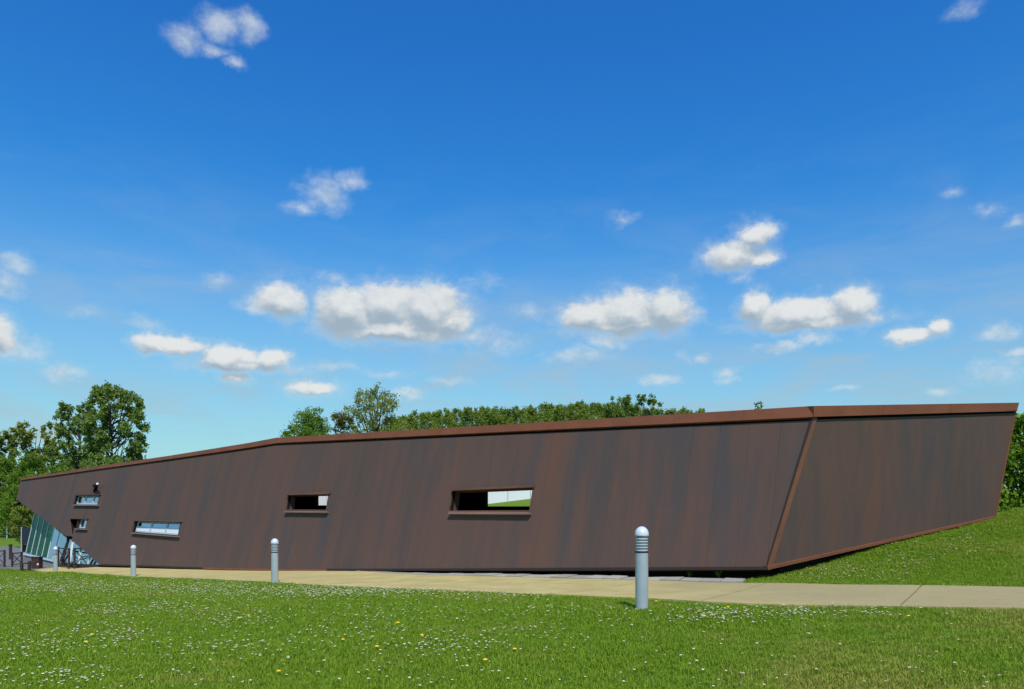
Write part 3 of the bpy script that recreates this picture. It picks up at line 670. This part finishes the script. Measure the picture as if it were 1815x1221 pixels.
# ---------------------------------------------------------------- yard furniture
def posts_rail(name, label, pts, h=.92, cat='railing', grp=None, xb=True, wide=.07):
    P = [hit(a, b) for a, b in pts]; r = empty(name, P[0]); tag(r, label, cat, grp)
    for p in P: mb = MB(); mb.bar(p-Vector((0, 0, .1)), p+Vector((0, 0, h+.05)), wide); mb.build('post', M_WOODP, r)
    for a, b in zip(P[:-1], P[1:]):
        u = Vector((0, 0, 1)); mb = MB(); mb.bar(a+u*h, b+u*h, .05); mb.build('top_rail', M_WOODP, r)
        mb = MB(); mb.bar(a+u*.12, b+u*.12, .04); mb.build('bottom_rail', M_WOODP, r)
        if xb:
            mb = MB(); mb.bar(a+u*.14, b+u*(h-.04), .03); mb.build('brace', M_WOODP, r)
            mb = MB(); mb.bar(a+u*(h-.04), b+u*.14, .03); mb.build('brace', M_WOODP, r)
    return r
G = 'dark cross-braced railings by the entrance'
posts_rail('railing', 'dark railing with crossed braces before the triangular blue glazing', [(132,1009.5),(156.5,1004.5)], .93, grp=G)
posts_rail('railing', 'dark cross-braced railing between the farthest bollard and the entrance glass', [(103,1005.5),(122.5,1009.5)], .93, grp=G)
posts_rail('railing', 'dark cross-braced railing beside the bench in the yard', [(21.5,1005),(38.5,1003)], .66, grp=G)
posts_rail('railing', 'dark cross-braced railing cut off by the left picture edge', [(-12,1006.5),(8,1005.5)], .80, grp=G)
p = hit(18.5, 992); r = empty('marker_post', p); tag(r, 'dark red upright post standing alone in the yard', 'post')
mb = MB(); mb.bar(p-Vector((0, 0, .1)), p+Vector((0, 0, .80)), .11); mb.build('shaft', M_WOODP, r); mb = MB(); mb.bar(p+Vector((0, 0, .80)), p+Vector((0, 0, .86)), .14); mb.build('cap', M_DARK, r)
# bin
p = hit(66, 1008); r = empty('litter_bin', p); tag(r, 'brown square litter bin hung on a dark post', 'litter bin'); M0 = Matrix.Translation(p)
mb = MB(); mb.box(-.17, .17, -.15, .15, .04, .50); mb.build('bin_body', M_BIN, r, M0)
mb = MB(); mb.box(-.185, .185, -.165, .165, .505, .56); mb.build('lid', M_DARK, r, M0)
mb = MB(); mb.bar((-.22, 0, -.1), (-.22, 0, .58), .07); mb.build('post', M_WOODP, r, M0)
mb = MB(); mb.box(.10, .17, -.175, -.155, .18, .27); mb.build('sticker', M_WHITEP, r, M0)
# bench
pa, pb = hit(38.5, 1012.5), hit(52, 1012.5); r = empty('bench', pa); tag(r, 'low dark plank bench on two stub posts at the lawn edge', 'bench'); u = Vector((0, 0, 1))
for q, hh in ((pa, .32), (pb, .46)): mb = MB(); mb.bar(q-u*.1, q+u*hh, .10); mb.build('leg', M_WOODP, r)
for k in range(2):
    o_ = Vector((0, .14+.16*k, 0)); mb = MB(); mb.bar(pa+u*.345+o_-Vector((.15, 0, 0)), pb+u*.345+o_+Vector((.1, 0, .0)), .15, .045); mb.build('plank', M_WOODP, r)
# dark information board
p = ORG + ray(45, 975)*44.0; p.z = float(terrain(p.x, p.y)); r = empty('information_board', p); tag(r, 'dark blue display board with a pale edge behind the glazed corner', 'board'); M0 = Matrix.Translation(p) @ Matrix.Rotation(-.25, 4, 'Z')
mb = MB(); mb.box(-.22, .42, -.04, .04, .72, 1.72); mb.build('panel', M_BOARD, r, M0)
mb = MB(); mb.box(-.28, -.225, -.05, .05, -.1, 1.74); mb.build('post', M_FRAME, r, M0)
mb = MB(); mb.box(-.20, .40, -.035, .035, .25, .70); mb.build('lower_panel', M_BLACK, r, M0)
# wall camera above the three-pane window
s_, v_ = on_wall(168, 866); p = WALL.w(s_, v_, .0); r = empty('wall_fixture', p); tag(r, 'small dark wall bracket carrying a white globe above the upper three-pane window', 'wall fixture')
W_ = lambda u, v, o_: WALL.w(*WALL.px(u, v, o_), o_)
mb = MB(); mb.bar(W_(169, 869.5, .0), W_(172.5, 859, .28), .09); mb.build('arm', M_BLACK, r)
mb = MB(); mb.bar(W_(166, 871, .0), W_(169.5, 863, .2), .06); mb.build('arm', M_BLACK, r)
mb = MB(); mb.bar(W_(166.5, 861.5, .2), W_(172, 859.5, .28), .11); mb.build('bracket', M_BLACK, r)
mb = MB(); mb.lathe([(.06*math.sin(t), -.06*math.cos(t)) for t in np.linspace(0, math.pi, 9)], 12); mb.build('globe', M_WHITEP, r, Matrix.Translation(W_(172.8, 857.8, .3)), True)
p = W_(32.5, 893, -.25); r = empty('floodlight', p); tag(r, 'small black floodlight under the pointed left tip of the building', 'floodlight')
mb = MB(); mb.bar(p-Vector((0, 0, .05)), p+Vector((.05, 0, .45)), .04); mb.build('stem', M_BLACK, r); mb = MB(); mb.bar(p+Vector((-.1, -.1, -.05)), p+Vector((.1, .06, .05)), .18, .14); mb.build('lamp_head', M_BLACK, r)
# meadow fence
FP = [ORG + ray(px, 960)*D for px, D in ((-40, 62), (-14, 63.5), (12.5, 65), (38, 66.5))]
FP = [Vector((q.x, q.y, float(terrain(q.x, q.y)))) for q in FP]
r = empty('meadow_fence', FP[0]); tag(r, 'thin wire fence with pale posts at the edge of the meadow', 'fence')
for q in FP: mb = MB(); mb.bar(q-Vector((0, 0, .2)), q+Vector((0, 0, 1.15)), .07); mb.build('post', M_FRAME, r)
for h_ in (.4, .75, 1.08):
    mb = MB(); mb.tube([q+Vector((0, 0, h_)) for q in FP], [.008]*len(FP), 4); mb.build('wire', M_DARK, r)

# ---------------------------------------------------------------- vegetation
def leaf_mesh(name, C, size, mtl, parent, M=None, up=1.0, aspect=.62):
    """one small folded diamond per leaf centre"""
    n = len(C); a = RNG.normal(size=(n, 3)); a += np.array([.2, -.62, .76])*up; a /= np.linalg.norm(a, axis=1)[:, None]
    b = RNG.normal(size=(n, 3)); b -= (a*b).sum(1)[:, None]*a; b /= np.linalg.norm(b, axis=1)[:, None]; c = np.cross(a, b)
    s = (size*(.6+.8*RNG.random(n)))[:, None]
    Vv = np.stack([C-b*s, C+c*s*aspect-a*s*.18, C+b*s, C-c*s*aspect-a*s*.18], 1).reshape(-1, 3)
    me = bpy.data.meshes.new(name); me.vertices.add(4*n); me.vertices.foreach_set('co', Vv.ravel())
    me.loops.add(4*n); me.loops.foreach_set('vertex_index', np.arange(4*n, dtype=np.int32)); me.polygons.add(n)
    me.polygons.foreach_set('loop_start', np.arange(0, 4*n, 4, dtype=np.int32)); me.polygons.foreach_set('loop_total', np.full(n, 4, dtype=np.int32))
    me.update(calc_edges=True); me.materials.append(mtl)
    return place(bpy.data.objects.new(name, me), parent, M)
def tree(name, label, px, D, top, hw, nlobe, nleaf, lsize, mtl, low=.12, spread=.30, shape='egg', group='trees behind the building', cat='tree', clear=.12, lob=.19, seed=None):
    """px column, distance, top row and half width in photo pixels give the place and real size of the tree"""
    x = (px-CX)/FPX*D; z0 = float(terrain(x, D)); H = EYE+(HY-top)/FPX*D - z0; R = hw/FPX*D
    r = empty(name, (x, D, z0)); tag(r, label, cat, group); M0 = Matrix.Translation((x, D, z0))
    mb = MB(); tp = [Vector((0, 0, -.2))]; lean = RNG.normal(size=2)*.03*R
    for k in range(1, 7): tp.append(Vector((lean[0]*k, lean[1]*k, H*.88*k/6)))
    tr = max(.05, H*.0115); mb.tube(tp, [tr*(1-.14*k) for k in range(7)], 7)
    L = []
    for i in range(nlobe):
        t = clear + (1-clear)*(i+.5)/nlobe; t = min(.97, max(clear, t+RNG.normal()*.03))
        if shape == 'egg': q = (t-clear)/(1-clear); prof = (math.sqrt(max(0, 1-((q-.52)/.56)**2)))**.8
        elif shape == 'dome': prof = math.sqrt(max(0, 1-((t-.35)/.67)**2)) if t > .35 else .85+.15*t/.35
        else: prof = (1-t)**.6
        a = i*2.399+RNG.normal()*.5; rad = max(0, R*prof-R*lob*.8)*(.3+.7*RNG.random()**.45); c = np.array([rad*math.cos(a), rad*math.sin(a), H*t])
        s = R*lob*2*(.65+.7*RNG.random())*(.55+.45*prof)
        c[2] = min(c[2], H-s*1.1)
        L.append((c, s)); b0 = min(.8, max(.06, t-.16-.18*RNG.random()))
        k = b0/.88*6; k0 = min(5, int(k)); st = tp[k0].lerp(tp[k0+1], k-k0); e = Vector(c)
        mid = st.lerp(e, .55)+Vector((0, 0, -.06*H*prof)); mb.tube([st, mid, e], [tr*.38, tr*.24, tr*.08], 5)
    nleaf = int(nleaf*1.25); lsize = lsize*.62
    mb.build('trunk', M_BARK, r, M0)
    w = np.array([s**2 for _, s in L]); w /= w.sum(); cnt = RNG.multinomial(nleaf, w); C = []
    for (c, s), m in zip(L, cnt):
        nsub = max(4, int(m/70)); sub = RNG.normal(size=(nsub, 3)); sub /= np.linalg.norm(sub, axis=1)[:, None]; sub *= (RNG.random(nsub)**.4)[:, None]
        k = RNG.integers(0, nsub, m); q = sub[k]*s*np.array([1, 1, 1.25]) + RNG.normal(size=(m, 3))*s*spread*.62
        C.append(c+q)
    C = np.concatenate(C); C[:, 2] = np.maximum(C[:, 2], .15)
    leaf_mesh('crown', C, np.full(len(C), lsize), mtl, r, M0); return r
TL = 'trees left of the building'
tree('poplar_tree', 'tall full poplar rising over the low left end of the roof', 203, 75, 681, 54, 110, 17000, .20, L_POPLAR, shape='egg', group=TL, clear=.28, lob=.125)
tree('poplar_tree', 'shorter poplar touching the left side of the tallest poplar', 133, 79, 713, 42, 78, 11500, .20, L_POPLAR, shape='egg', group=TL, clear=.25, lob=.14)
tree('poplar_tree', 'loose olive-green tree between the poplars and the left edge', 55, 88, 750, 38, 58, 8500, .20, L_OLIVE, group=TL, clear=.25, lob=.14)
tree('poplar_tree', 'small slim tree just left of the shorter poplar', 88, 92, 776, 22, 28, 3600, .19, L_POPLAR, group=TL, clear=.25, lob=.22)
tree('poplar_tree', 'narrow tree at the left picture edge', 8, 86, 763, 22, 30, 4800, .20, L_POPLAR, group=TL, clear=.2, lob=.22)
tree('poplar_tree', 'tree standing beyond the left picture edge', -45, 84, 745, 36, 24, 5000, .22, L_POPLAR, group=TL, clear=.2, lob=.2)
SL = 'shrubs behind the left tip of the building'
for a in [('round bright green shrub behind the left tip of the roof', 58, 66, 806, 42, 26, 8000, .15, L_BRIGHT), ('bright green shrub below the shorter poplar', 118, 68, 822, 40, 24, 6500, .15, L_BRIGHT),
          ('dark green shrub below the tallest poplar', 192, 70, 806, 44, 22, 6000, .15, L_POPLAR), ('green shrub at the left picture edge above the yellow one', 8, 68, 806, 34, 24, 6500, .15, L_BRIGHT),
          ('olive shrub hiding behind the pointed tip above the glazing', 40, 52, 872, 19, 20, 5200, .10, L_OLIVE)]:
    tree('shrub', a[0], *a[1:4], a[4], a[5], a[6], a[7], a[8], shape='dome', group=SL, cat='shrub', clear=.1, lob=.26)
tree('shrub', 'yellow flowering shrub at the left picture edge', 3, 118, 857, 11, 14, 2200, .16, L_YELLOW, shape='dome', group=SL, cat='shrub', clear=.1, lob=.3)
tree('broad_tree', 'rounded bright green tree behind the kink of the roof', 552, 72, 726, 60, 90, 19000, .15, L_BRIGHT, shape='dome', clear=.2, lob=.2)
tree('broad_tree', 'small bronze-green tree between the rounded tree and the sparse one', 606, 76, 727, 30, 40, 8000, .15, L_BROWNISH, shape='dome', clear=.3, lob=.26)
tree('broad_tree', 'tall sparse airy tree rising behind the middle of the roof', 662, 76, 686, 50, 95, 8500, .15, L_OLIVE, shape='egg', clear=.35, lob=.11, spread=.42)
tree('shrub', 'bright green shrub at the left foot of the rounded tree', 512, 70, 752, 20, 22, 3500, .13, L_BRIGHT, shape='dome', cat='shrub', group='shrubs showing over the roof', clear=.3, lob=.26)
tree('shrub', 'olive undergrowth between the sparse tree and the wood', 712, 90, 741, 34, 30, 4500, .15, L_OLIVE, shape='dome', cat='shrub', group='shrubs showing over the roof', clear=.3, lob=.26)
tree('shrub', 'pale silvery shrub peeping over the roof beside the sparse tree', 752, 70, 749, 14, 12, 1500, .12, L_PALE, shape='dome', cat='shrub', group='shrubs showing over the roof', clear=.4, lob=.26)
tree('shrub', 'pale silvery shrub over the roof further right, before the wood', 824, 70, 748, 12, 10, 1300, .12, L_PALE, shape='dome', cat='shrub', group='shrubs showing over the roof', clear=.4, lob=.26)
GC = 'taller trees standing out of the wood'
tree('broad_tree', 'left tree of the taller dark clump above the wood', 1084, 130, 704, 24, 24, 5000, .30, L_POPLAR, shape='dome', group=GC, clear=.2, lob=.26)
tree('broad_tree', 'highest middle tree of the dark clump above the wood', 1110, 132, 692, 30, 28, 6500, .30, L_POPLAR, shape='dome', group=GC, clear=.2, lob=.24)
tree('broad_tree', 'right tree of the taller dark clump above the wood', 1147, 130, 697, 23, 24, 5000, .30, L_POPLAR, shape='egg', group=GC, clear=.2, lob=.26)
# sapling tip over the roof
x, D = (1349-CX)/FPX*34, 34.0; z0 = float(terrain(x, D)); zt = EYE+(HY-711)/FPX*D
r = empty('sapling', (x, D, z0)); tag(r, 'thin sapling whose tip just shows above the roof near the fold', 'tree')
M0 = Matrix.Translation((x, D, z0)); H = zt-z0; mb = MB(); mb.tube([(0, 0, 0), (.05, 0, H*.5), (0, 0, H*.97)], [.05, .03, .008], 6)
mb.tube([(.03, 0, H*.72), (-.22, 0, H-.14)], [.014, .006], 5); mb.tube([(.03, 0, H*.6), (.25, .1, H*.85)], [.014, .006], 5); mb.build('trunk', M_BARK, r, M0)
t = RNG.random(420); C = np.stack([RNG.normal(size=420)*.05, RNG.normal(size=420)*.08, H*(.62+.38*t)], 1); k = RNG.random(420) < .45
C[k, 0] = .03-.25*((C[k, 2]/H-.72)/.26).clip(0, 1)+RNG.normal(size=k.sum())*.05; C[k, 2] = np.minimum(C[k, 2], H-.1)
leaf_mesh('crown', C, np.full(420, .06), L_BRIGHT, r, M0)
# far wood: one mass
prof = np.array([(690,742),(712,737),(760,729),(850,722),(900,722),(960,719),(1000,717),(1050,713),(1100,716),(1170,724),(1240,726),(1262,738),(1400,760)], float)
C = []; 
for i in range(230):
    px = 688+i*(1290-688)/229+RNG.normal()*3; D = 158+RNG.random()*26; top = np.interp(px, prof[:, 0], prof[:, 1])+RNG.normal()*2.2+3.0*RNG.random()**2
    x = (px-CX)/FPX*D; zt = EYE+(HY-top)/FPX*D; R = .8+1.5*RNG.random(); slim = .5+.5*RNG.random()
    for q in range(9):                                # ragged boughs up the stem
        hq = RNG.random()**1.2*9; m = 75; aq = RNG.random()*6.28; rq = R*min(1, .12+(hq/4)**slim)*RNG.random()**.5
        c0 = np.array([x+rq*math.cos(aq), D+rq*math.sin(aq), zt-hq-.4]); sz = .35+.75*min(1, hq/3)*RNG.random()
        C.append(c0+RNG.normal(size=(m, 3))*np.array([sz, sz, sz*1.35])*.62)
C = [np.concatenate(C)]
w_ = leaf_mesh('wood', np.concatenate(C), np.full(len(C[0]), .20), L_WOOD, None); tag(w_, 'far wood forming a level dark green band above the roof', 'wood', kind='stuff')
# hedge at the right edge
hp = [(12.35, 18.1), (13.1, 17.9), (14.2, 17.75), (15.6, 17.6)]; r = empty('hedge', (13.5, 18.2, float(terrain(13.5, 18.2)))); tag(r, 'tall clipped green hedge beside the right end of the building', 'hedge')
n = 26000; t = RNG.random(n); X = 12.0+5.5*t; Y = 18.35-.13*(X-12)+RNG.normal(size=n)*.10
bul = .16*np.sin(X*3.1)+.14*np.sin(X*7.3+1); dep = RNG.random(n)**1.3*.9; zg = terrain(X, Y); hz = RNG.random(n)
ztop = EYE+(HY-737)/FPX*18.3 + .06*np.sin(X*5); Z = zg+.03+(ztop-zg)*hz; bul2 = .10*np.sin(Z*4+X*2)
leaf_mesh('foliage', np.stack([X, Y+dep-bul*.6+bul2, Z], 1), np.full(n, .055), L_HEDGE, r, None, 1.0, .7)
mb = MB()
for k in range(12):
    xx = 12.4+k*.42; yy = 18.6-.13*(xx-12); zz = float(terrain(xx, yy)); mb.tube([(xx, yy, zz-.1), (xx+.06, yy+.05, zz+1.1), (xx-.05, yy, zz+2.0)], [.035, .025, .01], 5)
mb.build('stems', M_BARK, r)

# grass blades: instanced tufts on both lawns
def inside(poly, x, y):
    c = np.zeros(len(x), bool); n = len(poly)
    for i in range(n):
        (x0, y0), (x1, y1) = poly[i], poly[(i+1) % n]
        k = ((y0 > y) != (y1 > y)) & (x < (x1-x0)*(y-y0)/(y1-y0+1e-12)+x0); c ^= k
    return c
def tuft(name, nb, rad, h, w):
    Vt, Ft = [], []
    for i in range(nb):
        a = RNG.random()*6.283; rr = rad*math.sqrt(RNG.random()); b = RNG.random()*6.283; hh = h*(.55+.6*RNG.random()); ln = hh*(.25+.7*RNG.random()); ww_ = w*(.7+.6*RNG.random())
        p = np.array([rr*math.cos(a), rr*math.sin(a), -.005]); d = np.array([math.cos(b), math.sin(b), 0]); s = np.array([-d[1], d[0], 0])*ww_/2; o = len(Vt)
        m_ = p+d*ln*.3+np.array([0, 0, hh*.62]); e = p+d*ln+np.array([0, 0, hh*.95])
        Vt += [p-s, p+s, m_+s*.8, m_-s*.8, e]; Ft += [(o, o+1, o+2, o+3), (o+3, o+2, o+4)]
    me = bpy.data.meshes.new(name); me.from_pydata([tuple(v) for v in Vt], [], Ft); me.materials.append(M_BLADE); return bpy.data.objects.new(name, me)
tufts = bpy.data.collections.new('grass_tufts')
for i in range(4): tufts.objects.link(tuft('grass_tuft', 34, .075, .040, .0042))
near_poly = [tuple(p) for p in near_w]+[(14, 3.5), (0, 3.5), (-9, 3.5), (-34, 14), (-48, 40)] 
lawn = near_poly[:-5] + [(12, 6), (6, 4.2), (-5, 4.2), (-11, 9), (-26, 24), (-33, 33), tuple(hit(-30, 1010)[:2]), tuple(hit(0, 1009)[:2])]
ends = Q.xy
mound = [tuple(p) for p in far_w if p[0] > 4.9] + [(13, 18.3), (15.5, 18.0), tuple(ends), (Pb.x+.05, Pb.y+.25)]
m_in = far_w[[i for i, q in enumerate(FARE) if q[0] >= 1316]]
mound = [tuple(p) for p in m_in] + [(16, 17.7), (12.3, 18.0), (Q.x+.1, Q.y+.1), (Pb.x, Pb.y+.35), (Pb.x-.5, Pb.y+.1)]
def scatter(poly, dens, lo, hi):
    xs = [p[0] for p in poly]; ys = [p[1] for p in poly]; n = int((max(xs)-min(xs))*(max(ys)-min(ys))*dens)
    x = RNG.uniform(min(xs), max(xs), n); y = RNG.uniform(min(ys), max(ys), n); d = np.hypot(x, y)
    k = inside(poly, x, y) & (d >= lo) & (d < hi) & (np.abs(x/y) < .78); return x[k], y[k]
def jit(poly, a): return poly
sets = [(lawn, 330, 0, 8.5), (lawn, 240, 8.5, 13), (lawn, 130, 13, 20), (lawn, 70, 20, 45), (mound, 260, 0, 40)]
X, Y = [], []
for s_ in sets: a, b = scatter(*s_); X.append(a); Y.append(b)
X = np.concatenate(X); Y = np.concatenate(Y); X += RNG.normal(size=len(X))*.05; Y += RNG.normal(size=len(Y))*.05; Z = terrain(X, Y)
d = np.hypot(X, Y); sc = (.75+.6*RNG.random(len(X)))*np.interp(d, [6, 12, 20, 35], [1, 1.1, 1.3, 1.6])
lush = (np.sin(X*1.7+np.sin(Y*1.3)*2)+np.sin(Y*2.1+X*.6))*.09; sc *= 1+lush
def instancer(name, X, Y, Z, sc, coll, label, cat):
    me = bpy.data.meshes.new(name); me.vertices.add(len(X)); me.vertices.foreach_set('co', np.stack([X, Y, Z], 1).ravel())
    a = me.attributes.new('scl', 'FLOAT', 'POINT'); a.data.foreach_set('value', sc.astype(np.float32))
    a = me.attributes.new('rot', 'FLOAT_VECTOR', 'POINT'); a.data.foreach_set('vector', np.stack([RNG.normal(size=len(X))*.08, RNG.normal(size=len(X))*.08, RNG.random(len(X))*6.283], 1).astype(np.float32).ravel())
    o = place(bpy.data.objects.new(name, me)); g = bpy.data.node_groups.new(name+'_nodes', 'GeometryNodeTree')
    g.interface.new_socket('Geometry', in_out='INPUT', socket_type='NodeSocketGeometry'); g.interface.new_socket('Geometry', in_out='OUTPUT', socket_type='NodeSocketGeometry')
    i_, o_ = g.nodes.new('NodeGroupInput'), g.nodes.new('NodeGroupOutput'); ip = g.nodes.new('GeometryNodeInstanceOnPoints'); ci = g.nodes.new('GeometryNodeCollectionInfo')
    ci.inputs['Collection'].default_value = coll; ci.inputs['Separate Children'].default_value = True; ci.inputs['Reset Children'].default_value = True
    na = g.nodes.new('GeometryNodeInputNamedAttribute'); na.data_type = 'FLOAT'; na.inputs[0].default_value = 'scl'
    nr = g.nodes.new('GeometryNodeInputNamedAttribute'); nr.data_type = 'FLOAT_VECTOR'; nr.inputs[0].default_value = 'rot'
    L = g.links.new; L(i_.outputs[0], ip.inputs['Points']); L(ci.outputs[0], ip.inputs['Instance']); ip.inputs['Pick Instance'].default_value = True
    L(na.outputs[0], ip.inputs['Scale']); L(nr.outputs[0], ip.inputs['Rotation']); L(ip.outputs[0], o_.inputs[0])
    md = o.modifiers.new('scatter', 'NODES'); md.node_group = g; return tag(o, label, cat, kind='stuff')
instancer('grass', X, Y, Z, sc, tufts, 'short mown grass blades of the lawn on both sides of the path', 'grass')
print('grass tufts', len(X))

# daisies: the largest ones singly, the rest as one mass; dandelions singly
def daisy_mesh():
    mb = MB(); n = 9; R_ = .0112; h = .047
    base_ = len(mb.V)
    for k in range(n):
        t = 6.283*k/n; mb.V += [Vector((R_*.3*math.cos(t-.3), R_*.3*math.sin(t-.3), h)), Vector((R_*math.cos(t-.25), R_*math.sin(t-.25), h+.003)), Vector((R_*math.cos(t+.25), R_*math.sin(t+.25), h+.003)), Vector((R_*.3*math.cos(t+.3), R_*.3*math.sin(t+.3), h))]
        o = base_+4*k; mb.F.append((o, o+1, o+2, o+3))
    return mb
dm = daisy_mesh(); dme = bpy.data.meshes.new('daisy'); f_pet = len(dm.F)
b0 = len(dm.V); dm.lathe([(0, .0505), (.003, .0502), (.0048, .047)], 8); f_cen = len(dm.F); dm.tube([(0, 0, 0), (0, 0, .046)], [.0012, .0010], 4)
dme.from_pydata([tuple(v) for v in dm.V], [], dm.F)
for m_ in (M_PETAL, M_YELLOWF, M_STEM): dme.materials.append(m_)
dme.polygons.foreach_set('material_index', [0]*f_pet+[1]*(f_cen-f_pet)+[2]*(len(dm.F)-f_cen))
# drifts of daisies as the photograph has them: column, row, half width, half height, count
DR = [(1265,1095,75,12,190),(1400,1092,60,8,90),(1520,1090,90,8,80),(1480,1018,60,14,130),(1600,990,60,18,110),(1700,965,60,22,130),(1560,1020,120,14,60),(1770,930,25,14,25),
      (690,1050,120,8,560),(560,1052,120,10,600),(860,1058,120,10,220),(390,1047,120,14,680),(200,1042,160,14,1000),(60,1038,90,14,700),(190,1085,50,10,120),(310,1080,60,10,120),(420,1100,80,14,130),(210,1125,60,12,90),
      (900,1120,90,20,60),(790,1150,80,14,70),(620,1130,160,25,110),(80,1140,90,22,120),(350,1150,140,18,80),(60,1205,90,14,70),(150,1205,40,10,25),(700,1090,200,14,120),(1000,1085,120,10,50),(1120,1110,120,14,30)]
pts = []
for (a, b, c, d_, n_) in DR:
    for _ in range(n_):
        u, v = a+RNG.normal()*c*.62, b+RNG.normal()*d_*.7
        if -30 < u < 1845 and v < 1235: pts.append((u, v))
for _ in range(420): pts.append((RNG.uniform(-20, 1830), 1060+170*RNG.random()**.8)) if RNG.random() < .6 else pts.append((RNG.uniform(-20, 900), 1050+175*RNG.random()))
W3 = []
for u, v in pts:
    h_ = hit(u, v, 3.0, 60)
    W3.append(tuple(h_))
W3 = np.array(W3); ok = inside(lawn, W3[:, 0], W3[:, 1]) | inside(mound, W3[:, 0], W3[:, 1]); W3 = W3[ok]
W3 = W3[np.argsort(W3[:, 1])]
for k, q in enumerate(W3[:300]):
    o = bpy.data.objects.new('daisy', dme); s = .85+.35*RNG.random()
    place(o, None, Matrix.Translation(q) @ Matrix.Rotation(RNG.random()*6.28, 4, 'Z') @ Matrix.Rotation(-.35*RNG.random(), 4, 'X').inverted() @ Matrix.Scale(s, 4))
    tag(o, 'small white daisy open in the near lawn', 'daisy', 'daisies in the near lawn')
dc = bpy.data.collections.new('daisy_heads'); dc.objects.link(bpy.data.objects.new('daisy_head', dme))
R3 = W3[300:]; instancer('daisies', R3[:, 0], R3[:, 1], R3[:, 2], (.9+.4*RNG.random(len(R3)))*np.interp(R3[:, 1], [8, 30], [1, 1.45]), dc, 'drifts of tiny white daisies across the farther lawn', 'daisies')
dn = MB(); dn.lathe([(0, .064), (.012, .063), (.020, .058), (.021, .054), (.010, .050), (.003, .048)], 12); fy = len(dn.F); dn.tube([(0, 0, 0), (0, 0, .05)], [.002, .002], 5)
nme = bpy.data.meshes.new('dandelion'); nme.from_pydata([tuple(v) for v in dn.V], [], dn.F); nme.materials.append(M_YELLOWF); nme.materials.append(M_STEM); nme.polygons.foreach_set('material_index', [0]*fy+[1]*(len(dn.F)-fy))
DND = [(1248,1101,'yellow dandelion amid the dense daisies right of the nearest bollard'),(1610,1100,'yellow dandelion in the lawn below the right stretch of path'),(912,1160,'yellow dandelion left of the nearest bollard, in the mid lawn'),
       (860,1181,'yellow dandelion lowest in the middle of the lawn'),(608,1142,'pair-like yellow dandelion in the lawn left of the middle'),(668,1156,'yellow dandelion beside a white daisy, left of middle'),
       (705,1113,'yellow dandelion farther up the lawn under the smaller open window'),(748,1134,'small yellow dandelion between two larger ones in mid lawn'),(152,1146,'yellow dandelion in the left lawn below the second bollard'),
       (163,1133,'small yellow dandelion just above another one at left'),(494,1200,'yellow dandelion at the bottom edge under the middle bollard'),(441,1098,'yellow dandelion below and left of the middle bollard'),
       (424,1104,'small yellow dandelion beside the one below the middle bollard'),(303,1040,'yellow dandelion cluster near the path by the second bollard'),(1163,1073,'yellow dandelion at the foot of the nearest bollard'),(1290,1083,'yellow dandelion by the path edge beyond the dense daisies')]
for u, v, lb_ in DND:
    o = bpy.data.objects.new('dandelion', nme); place(o, None, Matrix.Translation(hit(u, v, 3, 60)) @ Matrix.Scale(.95+.3*RNG.random(), 4)); tag(o, lb_, 'dandelion', 'dandelions in the lawn')
# weeds in the shadow gap and grass stalks at the path edge
def weed(name, label, u, v, h, n, grp, cat):
    p = hit(u, v); r = MB(); C = []
    for k in range(n):
        a = RNG.random()*6.28; t_ = Vector((math.cos(a)*h*.25, math.sin(a)*h*.25, h*(.7+.4*RNG.random()))); r.tube([(0, 0, -.01), t_*.5+Vector((0, 0, .02)), t_], [.004, .003, .002], 4)
        for _ in range(7): C.append(np.array(t_)*RNG.uniform(.35, 1)+RNG.normal(size=3)*.015)
    e = empty(name, p); tag(e, label, cat, grp); r.build('stems', M_STEM, e, Matrix.Translation(p)); leaf_mesh('leaves', np.array(C), np.full(len(C), .022), L_BRIGHT, e, Matrix.Translation(p))
weed('weed', 'left tuft of weeds in the dark gap under the wall', 1222, 1026, .26, 6, 'weeds in the shadow gap', 'weed')
weed('weed', 'right tuft of weeds in the dark gap under the wall', 1274, 1028, .24, 7, 'weeds in the shadow gap', 'weed')
